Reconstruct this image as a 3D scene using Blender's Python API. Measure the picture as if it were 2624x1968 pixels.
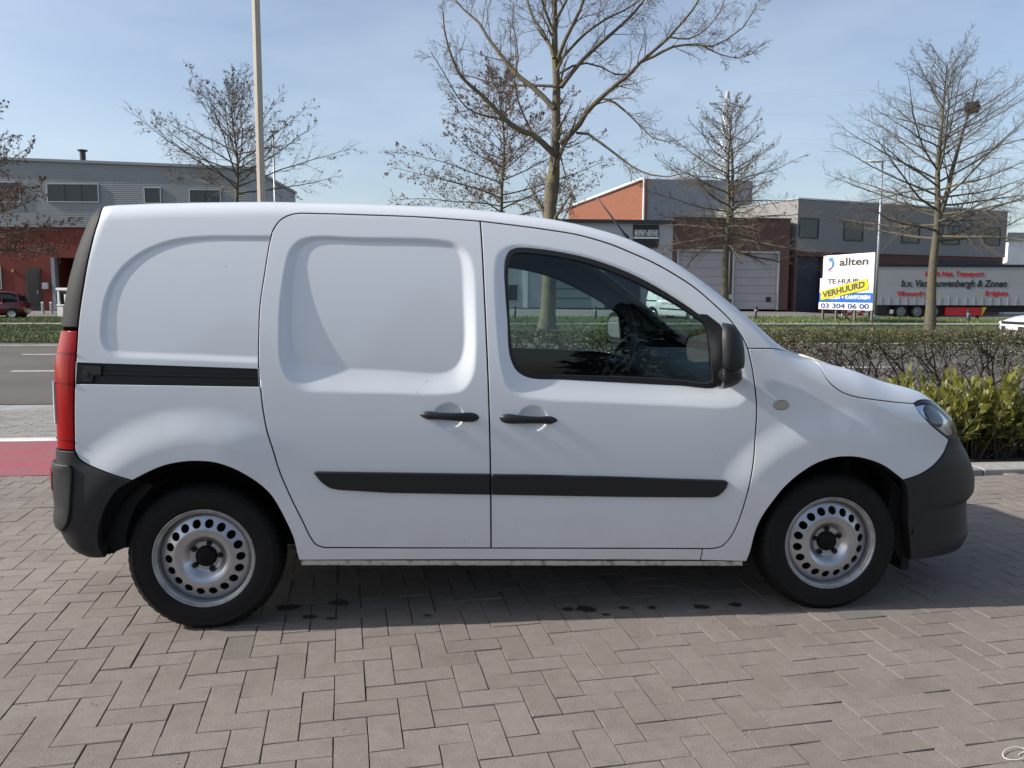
import bpy, bmesh, math, random
import numpy as np
from mathutils import Vector, Matrix
from mathutils.geometry import delaunay_2d_cdt
for o in list(bpy.data.objects): bpy.data.objects.remove(o)
SC = bpy.context.scene
COL = SC.collection
rnd = random.Random(7)
PI = math.pi
# ------------------------------------------------------------------ camera
FPX, CX, CY = 2100.0, 1312.0, 984.0            # focal length and centre in pixels of the 2624x1968 photograph
CAM_H, PITCH, ROLL = 1.3956, 0.10866, 0.0035
_fw = np.array([0, math.cos(PITCH), -math.sin(PITCH)]); _u0 = np.array([0, math.sin(PITCH), math.cos(PITCH)])
_r0 = np.array([1.0, 0, 0])
_rt = math.cos(ROLL)*_r0 + math.sin(ROLL)*_u0
_up = -math.sin(ROLL)*_r0 + math.cos(ROLL)*_u0
CAMP = np.array([0, 0, CAM_H])
cam_d = bpy.data.cameras.new('camera'); cam = bpy.data.objects.new('camera', cam_d); COL.objects.link(cam)
cam_d.sensor_fit = 'HORIZONTAL'; cam_d.sensor_width = 36.0; cam_d.lens = 36.0*FPX/2624.0
cam_d.clip_start = 0.05; cam_d.clip_end = 3000.0
cam.matrix_world = Matrix(((_rt[0], _up[0], -_fw[0], 0), (_rt[1], _up[1], -_fw[1], 0), (_rt[2], _up[2], -_fw[2], CAM_H), (0, 0, 0, 1)))
SC.camera = cam
# ------------------------------------------------------------------ sky, sun, exposure
VAN_PSI = 0.0905                                # heading of the van and of the street against the picture plane
SUN_EL = math.radians(33.5)
SUN_AZ = VAN_PSI + math.radians(1.2)            # the sun stands to the left and a little behind the camera
SUN_DIR = Vector((-math.cos(SUN_AZ)*math.cos(SUN_EL), -math.sin(SUN_AZ)*math.cos(SUN_EL), math.sin(SUN_EL)))
w = bpy.data.worlds.new('World'); SC.world = w; w.use_nodes = True
nt = w.node_tree; bg = nt.nodes['Background']
sky = nt.nodes.new('ShaderNodeTexSky'); sky.sky_type = 'NISHITA'; sky.sun_disc = False
sky.sun_elevation = SUN_EL; sky.sun_rotation = math.atan2(SUN_DIR.x, SUN_DIR.y)
sky.altitude = 20; sky.air_density = 1.0; sky.dust_density = 1.8; sky.ozone_density = 2.5
hs = nt.nodes.new('ShaderNodeHueSaturation'); hs.inputs['Saturation'].default_value = 0.82
nt.links.new(sky.outputs[0], hs.inputs['Color'])
wtc = nt.nodes.new('ShaderNodeTexCoord'); wmp = nt.nodes.new('ShaderNodeMapping'); wmp.inputs['Scale'].default_value = (1.0, 1.0, 3.2)   # thin high haze
wno = nt.nodes.new('ShaderNodeTexNoise'); wno.inputs['Scale'].default_value = 2.3; wno.inputs['Detail'].default_value = 5; wno.inputs['Roughness'].default_value = .55
wmr = nt.nodes.new('ShaderNodeMapRange'); wmr.inputs[1].default_value = .42; wmr.inputs[2].default_value = .78; wmr.inputs[3].default_value = 0.0; wmr.inputs[4].default_value = .24
wmx = nt.nodes.new('ShaderNodeMix'); wmx.data_type = 'RGBA'; wmx.inputs[7].default_value = (6.2, 6.7, 7.4, 1)
nt.links.new(wtc.outputs['Generated'], wmp.inputs[0]); nt.links.new(wmp.outputs[0], wno.inputs['Vector']); nt.links.new(wno.outputs['Fac'], wmr.inputs[0]); nt.links.new(wmr.outputs[0], wmx.inputs[0])
nt.links.new(hs.outputs[0], wmx.inputs[6]); nt.links.new(wmx.outputs[2], bg.inputs[0]); bg.inputs[1].default_value = 0.103
sl = bpy.data.lights.new('sun', 'SUN'); sl.energy = 3.5; sl.angle = math.radians(0.53); sl.color = (1.0, 0.95, 0.87)
sun = bpy.data.objects.new('sun', sl); COL.objects.link(sun); sun.rotation_euler = (-SUN_DIR).to_track_quat('-Z', 'Y').to_euler()
sun.location = (-20, -5, 20)
SC.view_settings.view_transform = 'Standard'; SC.view_settings.look = 'None'
SC.view_settings.exposure = 0.72; SC.view_settings.gamma = 1.0; SC.view_settings.use_curve_mapping = False
SC.render.engine = 'CYCLES'; SC.cycles.max_bounces = 10; SC.cycles.transparent_max_bounces = 24
SC.render.resolution_x = 1024; SC.render.resolution_y = 768
# ------------------------------------------------------------------ pixels and points
def rays(px, py):
    px = np.asarray(px, float); py = np.asarray(py, float)
    return ((px-CX)/FPX)[..., None]*_rt - ((py-CY)/FPX)[..., None]*_up + _fw
def at(px, py, Y):
    d = rays(px, py); return CAMP + d*(np.asarray(Y, float)[..., None] if np.ndim(Y) else Y)/d[..., 1:2]
def ground(px, py, z=0.0):
    d = rays(px, py); return CAMP + d*((z-CAM_H)/d[..., 2:3])
def project(P):
    d = np.asarray(P, float) - CAMP
    zc = d@_fw
    return np.stack([CX + FPX*(d@_rt)/zc, CY - FPX*(d@_up)/zc], -1)
# ------------------------------------------------------------------ helpers
def setp(o, label=None, cat=None, group=None, kind=None):
    if label: o['label'] = label
    if cat: o['category'] = cat
    if group: o['group'] = group
    if kind: o['kind'] = kind
    return o
def empty(name, loc=(0, 0, 0), rz=0.0, label=None, cat=None, group=None):
    o = bpy.data.objects.new(name, None); COL.objects.link(o); o.location = loc; o.rotation_euler = (0, 0, rz)
    o.empty_display_size = 0.2
    return setp(o, label, cat, group)
def link(name, me, parent=None, mat=None):
    o = bpy.data.objects.new(name, me); COL.objects.link(o)
    if parent: o.parent = parent
    if mat is not None and not me.materials: me.materials.append(mat)
    return o
def mesh_from(name, V, F, mat=None, smooth=False):
    me = bpy.data.meshes.new(name); me.from_pydata([tuple(v) for v in V], [], [tuple(int(i) for i in f) for f in F])
    if mat is not None: me.materials.append(mat)
    if smooth: me.polygons.foreach_set('use_smooth', [True]*len(me.polygons))
    me.update(); return me
def mesh_np(name, V, F, mat=None, smooth=False):
    """mesh from arrays: V (n,3), F (m,k) with one polygon size"""
    V = np.asarray(V, np.float32); F = np.asarray(F, np.int32); me = bpy.data.meshes.new(name); k = F.shape[1]
    me.vertices.add(len(V)); me.vertices.foreach_set('co', V.ravel()); me.loops.add(F.size); me.loops.foreach_set('vertex_index', F.ravel())
    me.polygons.add(len(F)); me.polygons.foreach_set('loop_start', np.arange(0, F.size, k, dtype=np.int32))
    if mat is not None: me.materials.append(mat)
    me.polygons.foreach_set('use_smooth', np.full(len(F), smooth)); me.update(calc_edges=True); me.validate(); return me
def batch_tubes(lines, n):
    """many open tubes at once; lines: list of (points (m,3), radii (m))"""
    VV, FF, base = [], [], 0; by = {}
    for p, r in lines: by.setdefault(len(p), []).append((p, r))
    for m, ls in by.items():
        P = np.array([p for p, _ in ls], float); R = np.array([r for _, r in ls], float); t = np.empty_like(P)
        t[:, 1:-1] = P[:, 2:]-P[:, :-2]; t[:, 0] = P[:, 1]-P[:, 0]; t[:, -1] = P[:, -1]-P[:, -2]; t /= np.linalg.norm(t, axis=-1, keepdims=True)+1e-12
        d = P[:, -1]-P[:, 0]; a = np.where((np.abs(d[:, 2]) < .9*np.linalg.norm(d, axis=1))[:, None], [0, 0, 1.], [1., 0, 0])[:, None, :]
        x = a-t*np.sum(a*t, -1, keepdims=True); x /= np.linalg.norm(x, axis=-1, keepdims=True)+1e-12; y = np.cross(t, x)
        q = 2*PI*np.arange(n)/n; V = P[:, :, None, :]+R[:, :, None, None]*(np.cos(q)[:, None]*x[:, :, None, :]+np.sin(q)[:, None]*y[:, :, None, :])
        i = np.arange(m-1)[:, None]*n; k = np.arange(n)[None, :]; k2 = (k+1) % n; f = np.stack([i+k, i+k2, i+n+k2, i+n+k], -1).reshape(-1, 4)
        FF.append((f[None]+(np.arange(len(ls))*m*n)[:, None, None]).reshape(-1, 4)+base); VV.append(V.reshape(-1, 3)); base += len(ls)*m*n
    return np.vstack(VV), np.vstack(FF)
class MB:
    """collects shapes for one mesh"""
    def __init__(s): s.V = []; s.F = []; s.M = []; s.m = 0
    def add(s, V, F):
        b = len(s.V); s.V += [tuple(v) for v in V]; s.F += [tuple(b+int(i) for i in f) for f in F]; s.M += [s.m]*len(F)
    def box(s, lo, hi):
        x0, y0, z0 = lo; x1, y1, z1 = hi
        s.add([(x0,y0,z0),(x1,y0,z0),(x1,y1,z0),(x0,y1,z0),(x0,y0,z1),(x1,y0,z1),(x1,y1,z1),(x0,y1,z1)],
              [(0,3,2,1),(4,5,6,7),(0,1,5,4),(1,2,6,5),(2,3,7,6),(3,0,4,7)])
    def bbox(s, lo, hi, b=0.01):                 # box with chamfered edges
        x0,y0,z0 = lo; x1,y1,z1 = hi; V = []; F = []
        xs=(x0,x1); ys=(y0,y1); zs=(z0,z1); idx={}
        for i in (0,1):
            for j in (0,1):
                for k in (0,1):
                    sx=b if i==0 else -b; sy=b if j==0 else -b; sz=b if k==0 else -b
                    for a,p in enumerate(((xs[i],ys[j]+sy,zs[k]+sz),(xs[i]+sx,ys[j],zs[k]+sz),(xs[i]+sx,ys[j]+sy,zs[k]))):
                        idx[i,j,k,a]=len(V); V.append(p)
        g=lambda i,j,k,a: idx[i,j,k,a]
        for i in (0,1): F.append([g(i,0,0,0),g(i,1,0,0),g(i,1,1,0),g(i,0,1,0)])
        for j in (0,1): F.append([g(0,j,0,1),g(1,j,0,1),g(1,j,1,1),g(0,j,1,1)])
        for k in (0,1): F.append([g(0,0,k,2),g(1,0,k,2),g(1,1,k,2),g(0,1,k,2)])
        for j in (0,1):
            for k in (0,1): F.append([g(0,j,k,1),g(1,j,k,1),g(1,j,k,2),g(0,j,k,2)])
        for i in (0,1):
            for k in (0,1): F.append([g(i,0,k,0),g(i,1,k,0),g(i,1,k,2),g(i,0,k,2)])
        for i in (0,1):
            for j in (0,1): F.append([g(i,j,0,0),g(i,j,1,0),g(i,j,1,1),g(i,j,0,1)])
        for i in (0,1):
            for j in (0,1):
                for k in (0,1): F.append([g(i,j,k,0),g(i,j,k,1),g(i,j,k,2)])
        c=np.mean(V,0); FF=[]
        for f in F:
            p=[np.array(V[q]) for q in f]; n=np.cross(p[1]-p[0],p[2]-p[0])
            FF.append(f if n@(np.mean(p,0)-c)>0 else f[::-1])
        s.add(V,FF)
    def tube(s, pts, rad, n=6, cap=True):
        pts = [np.asarray(p, float) for p in pts]; m = len(pts)
        if np.isscalar(rad): rad = [rad]*m
        V = []; F = []; up = None
        for i in range(m):
            t = pts[min(i+1, m-1)] - pts[max(i-1, 0)]; t = t/(np.linalg.norm(t)+1e-12)
            if up is None:
                a = np.array([0, 0, 1.0]) if abs(t[2]) < .9 else np.array([1.0, 0, 0])
            else: a = up
            x = a - t*(a@t); x /= np.linalg.norm(x)+1e-12; y = np.cross(t, x); up = x
            for k in range(n):
                q = 2*PI*k/n; V.append(pts[i] + rad[i]*(math.cos(q)*x + math.sin(q)*y))
        for i in range(m-1):
            for k in range(n):
                k2 = (k+1) % n; F.append((i*n+k, i*n+k2, (i+1)*n+k2, (i+1)*n+k))
        if cap: F.append(tuple(range(n))[::-1]); F.append(tuple((m-1)*n+k for k in range(n)))
        s.add(V, F)
    def lathe(s, prof, n=24, axis='z', c=(0, 0, 0)):
        """prof: (radius, height) pairs"""
        V = []; F = []
        for r, h in prof:
            for k in range(n):
                q = 2*PI*k/n; a, b = r*math.cos(q), r*math.sin(q)
                V.append({'z': (c[0]+a, c[1]+b, c[2]+h), 'y': (c[0]+b, c[1]+h, c[2]+a), 'x': (c[0]+h, c[1]+a, c[2]+b)}[axis])
        for i in range(len(prof)-1):
            for k in range(n):
                k2 = (k+1) % n; F.append((i*n+k, i*n+k2, (i+1)*n+k2, (i+1)*n+k))
        s.add(V, F)
    def prism(s, poly, y0, y1):                  # polygon in x,z pushed from y0 to y1
        n = len(poly)
        V = [(p[0], y0, p[1]) for p in poly] + [(p[0], y1, p[1]) for p in poly]
        F = [tuple(range(n)), tuple(range(2*n-1, n-1, -1))] + [(i, n+i, n+(i+1) % n, (i+1) % n) for i in range(n)]
        s.add(V, F)
    def build(s, name, mat, parent=None, smooth=False, mats=None):
        me = mesh_from(name, s.V, s.F, mat, smooth)
        if mats:
            for m in mats: me.materials.append(m)
            me.polygons.foreach_set('material_index', s.M)
        bm = bmesh.new(); bm.from_mesh(me); bmesh.ops.recalc_face_normals(bm, faces=bm.faces); bm.to_mesh(me); bm.free()
        return link(name, me, parent)
# ------------------------------------------------------------------ materials
def mat(name, col, rough=0.6, metal=0.0, noise=0.0, nscale=8.0, bump=0.0, bscale=60.0, coat=0.0, spec=None, col2=None, detail=4.0, emis=None):
    m = bpy.data.materials.new(name); m.use_nodes = True; t = m.node_tree; b = t.nodes['Principled BSDF']
    b.inputs['Base Color'].default_value = (*col, 1); b.inputs['Roughness'].default_value = rough; b.inputs['Metallic'].default_value = metal
    if coat: b.inputs['Coat Weight'].default_value = coat; b.inputs['Coat Roughness'].default_value = 0.03
    if spec is not None: b.inputs['Specular IOR Level'].default_value = spec
    tc = t.nodes.new('ShaderNodeTexCoord')
    if noise or col2:
        n = t.nodes.new('ShaderNodeTexNoise'); n.inputs['Scale'].default_value = nscale; n.inputs['Detail'].default_value = detail
        t.links.new(tc.outputs['Object'], n.inputs['Vector'])
        r = t.nodes.new('ShaderNodeValToRGB'); r.color_ramp.elements[0].position = .3; r.color_ramp.elements[1].position = .7
        c2 = col2 if col2 else tuple(min(1, c*(1+noise)) for c in col)
        c1 = col if col2 else tuple(c*(1-noise) for c in col)
        r.color_ramp.elements[0].color = (*c1, 1); r.color_ramp.elements[1].color = (*c2, 1)
        t.links.new(n.outputs['Fac'], r.inputs[0]); t.links.new(r.outputs[0], b.inputs['Base Color'])
    if bump:
        n2 = t.nodes.new('ShaderNodeTexNoise'); n2.inputs['Scale'].default_value = bscale; n2.inputs['Detail'].default_value = 6
        t.links.new(tc.outputs['Object'], n2.inputs['Vector'])
        bp = t.nodes.new('ShaderNodeBump'); bp.inputs['Strength'].default_value = bump; bp.inputs['Distance'].default_value = 0.02
        t.links.new(n2.outputs['Fac'], bp.inputs['Height']); t.links.new(bp.outputs[0], b.inputs['Normal'])
    return m
def glass_mat(name, tint, rough=0.0, f0=0.045, gain=1.0):
    """thin sheet: tinted transparency under a two-sided Schlick reflection"""
    m = bpy.data.materials.new(name); m.use_nodes = True; t = m.node_tree; t.nodes.clear()
    out = t.nodes.new('ShaderNodeOutputMaterial'); mix = t.nodes.new('ShaderNodeMixShader')
    tr = t.nodes.new('ShaderNodeBsdfTransparent'); tr.inputs[0].default_value = (*tint, 1)
    gl = t.nodes.new('ShaderNodeBsdfGlossy'); gl.inputs['Roughness'].default_value = rough
    ge = t.nodes.new('ShaderNodeNewGeometry'); dt = t.nodes.new('ShaderNodeVectorMath'); dt.operation = 'DOT_PRODUCT'
    t.links.new(ge.outputs['Normal'], dt.inputs[0]); t.links.new(ge.outputs['Incoming'], dt.inputs[1])
    def mth(op, a, b=None):
        n = t.nodes.new('ShaderNodeMath'); n.operation = op
        for i, v in enumerate((a, b)):
            if v is None: continue
            if isinstance(v, (int, float)): n.inputs[i].default_value = v
            else: t.links.new(v, n.inputs[i])
        return n.outputs[0]
    c = mth('SUBTRACT', 1.0, mth('ABSOLUTE', dt.outputs['Value'])); f = mth('ADD', f0*gain, mth('MULTIPLY', mth('POWER', c, 5.0), 1-f0))
    t.links.new(f, mix.inputs[0]); t.links.new(tr.outputs[0], mix.inputs[1]); t.links.new(gl.outputs[0], mix.inputs[2])
    t.links.new(mix.outputs[0], out.inputs[0]); return m
# ================================================================== THE VAN
# local frame: x forward from the rear axle, y to the left (away from the camera), z up; near side is y < 0
VT = np.array([math.cos(VAN_PSI), math.sin(VAN_PSI), 0]); VL = np.array([-math.sin(VAN_PSI), math.cos(VAN_PSI), 0])
TYRE_Y = 0.885
VORG = np.array([-1.2708, 3.2812, 0]) + VL*TYRE_Y
WB = 2.697
def v2w(P): P = np.asarray(P, float); return VORG + P[..., 0:1]*VT + P[..., 1:2]*VL + P[..., 2:3]*np.array([0, 0, 1.0])
def vplane(px, py, y):                           # point of the ray on the plane y = const of the van frame
    d = rays(px, py); o = CAMP - VORG
    k = (y - o@VL)/(d@VL); P = o + d*k[..., None]
    return np.stack([P@VT, P@VL, P[..., 2]], -1)
def vproj(P): return project(v2w(P))
def arr(l): return np.array(l, float)
# --- traced lines (pixels of the photograph)
ROOF_S = arr([(250,530),(269,527.5),(316,525),(411,521),(538,518.6),(696,517),(800,519.5),(916,522),(1075,527.5),(1200,535),(1295,545),(1390,557.5),(1481,574),(1563,595.5),(1617,614),(1671,639),(1725,669),(1780,706.6),(1834,749),(1888,793),(1938,833),(1979,878),(2008,897),(2060,917),(2120,932),(2172,946),(2228,961),(2284,973),(2318,981),(2356,996),(2388,1011),(2413,1027),(2432,1048)])
NOSE_S = arr([(1040,2430),(1075,2445),(1106,2454),(1135,2461),(1170,2480),(1195,2489),(1220,2495.6),(1249,2495.6),(1266,2491),(1274,2476),(1296,2475),(1344,2476),(1360,2480),(1372,2476),(1391,2461),(1407,2436),(1423,2390)])
TAIL_S = arr([(530,258),(551,236),(578,222),(610,209),(645,196),(676,187),(714,177),(752,169),(790,163),(825,158),(845,156),(876,150),(907,143),(932,140),(970,139),(1030,141),(1100,145),(1152,147),(1185,146),(1192,142),(1230,143),(1270,147),(1292,150),(1323,147),(1342,150),(1361,161),(1387,177),(1402,196),(1415,228),(1424,270)])
XS, RC = 2.3, 0.11
def base_w(z): return 0.912 - np.where(z < .8, .13*(.8-z)**2, .165*(z-.8)**2)
def base_s(z): return np.where(z < .8, .26*(.8-z), -.33*(z-.8))
UG = np.arange(-1.2, 4.9, .02); ZG = np.arange(0.1, 2.0, .02)
_p = vplane(ROOF_S[:, 0], ROOF_S[:, 1], -.68)
_h = ROOF_S[:, 0] > 1975
_p[_h] = vplane(ROOF_S[_h, 0], ROOF_S[_h, 1], -.3)
ZT = np.interp(UG, _p[:, 0], _p[:, 2]); XN = np.full_like(ZG, 3.52)
_p = vplane(TAIL_S[:, 1], TAIL_S[:, 0], -.84); _o = np.argsort(_p[:, 2]); XR = np.interp(ZG, _p[_o, 2], _p[_o, 0])
def gsm(a, s):
    k = np.exp(-.5*(np.arange(-4*s, 4*s+1)/s)**2); k /= k.sum(); n = len(k)//2
    return np.convolve(np.concatenate([2*a[0]-a[n:0:-1], a, 2*a[-1]-a[-2:-n-2:-1]]), k, 'valid')
_RA = gsm(np.interp(UG, [-1, 1.0, 1.9, 2.4, 2.9, 3.5, 4.8], [.10, .095, .065, .065, .15, .16, .16]), 10)
_CA = gsm(np.interp(UG, [-1, 1.2, 2.4, 2.8, 4.8], [.035, .03, .045, .045, .03]), 10)
def RRf(u): return np.interp(u, UG, _RA)
def CRf(u): return np.interp(u, UG, _CA)
class S: feats = []
def xmap(u, z):
    xn = np.interp(z, ZG, XN); L = xn-XS
    v = np.clip((u-XS)/(2*L), 0, 1)
    X = np.where(u < XS, u, XS + L*(1-(1-v)**2))
    t = np.clip((X-XS)/L, 0, 1)
    return X, np.maximum(1-t**5, 0)**.36
def surf0(u, v, feats=True):
    u = np.asarray(u, float); v = np.asarray(v, float)
    zt = np.interp(u, UG, ZT); R = RRf(u); cr = CRf(u)
    a0 = np.arctan(-base_s(zt-R)); zc = zt-R*(1-np.sin(a0))
    zz = np.minimum(v, zc); e = np.maximum(v-zc, 0); wb = base_w(zz)
    phi = np.minimum(a0+e/R, PI/2); rest = np.maximum(e-R*(PI/2-a0), 0)
    Wc = base_w(zc)-R*np.cos(a0)
    top = e > 0
    W = np.where(top, Wc+R*np.cos(phi)-rest, wb)
    Z = np.where(top, zt-R+R*np.sin(phi), zz)
    q = np.clip(1-(np.maximum(W, 0)/Wc)**2, 0, 1)
    Z = Z + np.where(rest > 0, cr*q*q, 0)
    X, F = xmap(u, Z)
    if feats and S.feats:
        for f in S.feats: W = W + f(u, v)
    W = W*F
    xc = np.interp(Z, ZG, XR)+RC
    er = np.maximum(xc-u, 0); ph = np.minimum(er/RC, PI/2)
    X = np.where(er > 0, xc-RC*np.sin(ph), X)
    W = W-np.where(er > 0, RC*(1-np.cos(ph))+np.maximum(er-RC*PI/2, 0), 0)
    return np.stack([X, -np.maximum(W, 0), Z], -1)
# fit roof line, nose and tail so that the silhouette falls where the photograph has it
_vv = np.linspace(0.3, 3.0, 200); _uu = np.linspace(2.6, 4.7, 160)
for it in range(14):
    us = UG[(UG > -.85) & (UG < 3.9)]
    _R = RRf(us); _vt = np.interp(us, UG, ZT)-_R+_R*PI/2+np.where(us < 2.85, .01, 1.1)
    P = vproj(surf0(us[:, None]*np.ones((1, 300)), np.interp(us, UG, ZT)[:, None]-.2+(_vt-np.interp(us, UG, ZT)+.2)[:, None]*np.linspace(0, 1, 300)[None, :]))
    k = P[..., 1].argmin(1); px = P[np.arange(len(us)), k]
    tgt = np.interp(px[:, 0], ROOF_S[:, 0], ROOF_S[:, 1]); d = (px[:, 1]-tgt)/590.*np.clip(.8, 0, 1)
    d[px[:, 0] > 2432] = 0; d[px[:, 0] < 250] = 0
    dz = np.interp(UG, us, d); ZT = ZT + dz
    i3 = np.searchsorted(UG, 3.35); ZT[i3:] = np.minimum(ZT[i3:], ZT[i3]-(UG[i3:]-UG[i3])*.30-.10*(UG[i3:]-UG[i3])**2)
    ZT = np.maximum(ZT, .62); _a = np.interp([-.35, -.15], UG, ZT); ZT = np.where(UG < -.35, _a[0]+(UG+.35)*.045, ZT); ZT = gsm(ZT, 2) if it > 10 else gsm(ZT, 5)
    zs = ZG[(ZG > .16) & (ZG < 1.0)]
    P = vproj(surf0(_uu[None, :]*np.ones((len(zs), 1)), zs[:, None]*np.ones((1, 160))))
    k = P[..., 0].argmax(1); px = P[np.arange(len(zs)), k]
    tgt = np.interp(px[:, 1], NOSE_S[:, 0], NOSE_S[:, 1]); XN = np.clip(XN + np.interp(ZG, zs, (tgt-px[:, 0])/520.*.8), 3.1, 3.68)
    zs = ZG[(ZG > .2) & (ZG < 1.72)]
    P = vproj(surf0(np.linspace(-1.1, -.3, 120)[None, :]*np.ones((len(zs), 1)), zs[:, None]*np.ones((1, 120))))
    k = P[..., 0].argmin(1); px = P[np.arange(len(zs)), k]
    tgt = np.interp(px[:, 1], TAIL_S[:, 0], TAIL_S[:, 1]); XR = XR + np.interp(ZG, zs, (tgt-px[:, 0])/600.*.8)
    XN = np.where(ZG > .84, np.interp(.84, ZG, XN)-(ZG-.84)*.25, XN); XN = np.where(ZG < .22, np.interp(.22, ZG, XN), XN)
    if it < 9: XN = gsm(XN, 1); XR = gsm(XR, 1)
def uv(pts, y0=-.9, feats=False):
    """pixels -> (u, v) on the van's near surface"""
    pts = arr(pts); p = vplane(pts[:, 0], pts[:, 1], y0); q = p[:, [0, 2]].copy()
    for it in range(40):
        f = lambda a: vproj(surf0(a[:, 0], a[:, 1], feats))
        r = f(q)-pts; h = 2e-3
        J0 = (f(q+[h, 0])-f(q-[h, 0]))/(2*h); J1 = (f(q+[0, h])-f(q-[0, h]))/(2*h)
        J = np.stack([J0, J1], -1); A = np.einsum('nij,nik->njk', J, J)+np.eye(2)*80.0
        st = np.linalg.solve(A, np.einsum('nij,ni->nj', J, r)[..., None])[..., 0]
        q = q-np.clip(st, -.06, .06)
    return q
def smooth_line(q, step=.008, closed=False):
    """centripetal Catmull-Rom through the points, resampled"""
    q = arr(q); n = len(q)
    P = np.vstack([q[-1], q, q[0], q[1]]) if closed else np.vstack([2*q[0]-q[1], q, 2*q[-1]-q[-2]])
    out = []
    for i in range(1, len(P)-2):
        p0, p1, p2, p3 = P[i-1], P[i], P[i+1], P[i+2]
        L = np.linalg.norm(p2-p1); m = max(1, int(round(L/step)))
        t0 = 0; t1 = t0+max(np.linalg.norm(p1-p0), 1e-6)**.5; t2 = t1+max(L, 1e-6)**.5; t3 = t2+max(np.linalg.norm(p3-p2), 1e-6)**.5
        for k in range(m):
            t = t1+(t2-t1)*k/m
            A1 = (t1-t)/(t1-t0)*p0+(t-t0)/(t1-t0)*p1; A2 = (t2-t)/(t2-t1)*p1+(t-t1)/(t2-t1)*p2; A3 = (t3-t)/(t3-t2)*p2+(t-t2)/(t3-t2)*p3
            B1 = (t2-t)/(t2-t0)*A1+(t-t0)/(t2-t0)*A2; B2 = (t3-t)/(t3-t1)*A2+(t-t1)/(t3-t1)*A3
            out.append((t2-t)/(t2-t1)*B1+(t-t1)/(t2-t1)*B2)
    if not closed: out.append(q[-1])
    return np.array(out)
def chain(*ls):
    out = [np.asarray(ls[0], float)]
    for l in ls[1:]:
        l = np.asarray(l, float)
        if np.linalg.norm(l[0]-out[-1][-1]) < 4e-3: l = l[1:]
        out.append(l)
    o = np.vstack(out)
    if np.linalg.norm(o[0]-o[-1]) < 4e-3: o = o[:-1]
    return o
def inside(P, poly):
    x, y = P[:, 0], P[:, 1]; r = np.zeros(len(P), bool); x2, y2 = np.roll(poly[:, 0], -1), np.roll(poly[:, 1], -1)
    for a, b, c, d in zip(poly[:, 0], poly[:, 1], x2, y2):
        if b == d: continue
        k = ((b > y) != (d > y)); r ^= k & (x < (c-a)*(y-b)/(d-b)+a)
    return r
def pdist(P, poly, closed=True):
    a = poly; b = np.roll(poly, -1, 0)
    if not closed: a, b = a[:-1], b[:-1]
    D = np.full(len(P), 1e9)
    for s, e in zip(a, b):
        d = e-s; t = np.clip(((P-s)@d)/(d@d+1e-12), 0, 1); r = P-s-t[:, None]*d; D = np.minimum(D, np.einsum('ij,ij->i', r, r))
    return np.sqrt(D)
def area2(p): return np.sum(p[:, 0]*np.roll(p[:, 1], -1)-np.roll(p[:, 0], -1)*p[:, 1])
def inset(p, d):
    if d == 0: return p.copy()
    if area2(p) < 0: return inset(p[::-1], d)[::-1]
    e = np.roll(p, -1, 0)-p; e /= np.linalg.norm(e, axis=1)[:, None]+1e-12
    n = np.stack([-e[:, 1], e[:, 0]], -1); m = n+np.roll(n, 1, 0); m /= np.linalg.norm(m, axis=1)[:, None]+1e-9
    c = np.clip(np.sum(m*n, 1), .5, 1); return p+m*(d/c)[:, None]
def normals(u, v, fe=True):
    h = 2.5e-3
    a = surf0(u+h, v, fe)-surf0(u-h, v, fe); b = surf0(u, v+h, fe)-surf0(u, v-h, fe)
    n = np.cross(a, b); l = np.linalg.norm(n, axis=-1, keepdims=True)
    return np.where(l > 1e-12, n/np.maximum(l, 1e-12), np.array([0, -1.0, 0]))
def cdt(loops, h, fine=None):
    """triangulate the inside of loops[0] minus the others; returns points, triangles, index ranges of the loops"""
    outer = loops[0]; lo = outer.min(0); hi = outer.max(0)
    gx = np.arange(lo[0], hi[0], h); gy = np.arange(lo[1], hi[1], h*.866)
    G = np.array([(x+(.5*h if j & 1 else 0), y) for j, y in enumerate(gy) for x in gx])
    if fine is not None:
        (fa, fb_, fc, fd), fh = fine
        G = G[~((G[:, 0] > fa) & (G[:, 0] < fc) & (G[:, 1] > fb_) & (G[:, 1] < fd))]
        G = np.vstack([G]+[np.array([(x+(.5*fh if j & 1 else 0), y) for x in np.arange(fa+.003, fc, fh)]) for j, y in enumerate(np.arange(fb_+.003, fd, fh*.866))])
    G = G[inside(G, outer)]
    for l in loops[1:]: G = G[~inside(G, l)]
    for l in loops: G = G[pdist(G, l) > (h if fine is None else fine[1])*.55]
    V = []; E = []; rng = []
    for l in loops:
        b = len(V); V += [tuple(p) for p in l]; E += [(b+i, b+(i+1) % len(l)) for i in range(len(l))]; rng.append((b, b+len(l)))
    nb = len(V); V += [tuple(p) for p in G]
    r = delaunay_2d_cdt([Vector(p) for p in V], E, [], 0, 1e-7)
    vo = np.array([tuple(p) for p in r[0]]); T = np.array([tuple(f) for f in r[2]])
    cen = vo[T].mean(1); k = inside(cen, outer)
    for l in loops[1:]: k &= ~inside(cen, l)
    T = T[k]
    orig = r[3]; new_of = {}
    for i, o in enumerate(orig):
        for j in o: new_of[j] = i
    loopidx = [[new_of[i] for i in range(a, b)] for a, b in rng]
    return vo, T, loopidx
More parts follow.
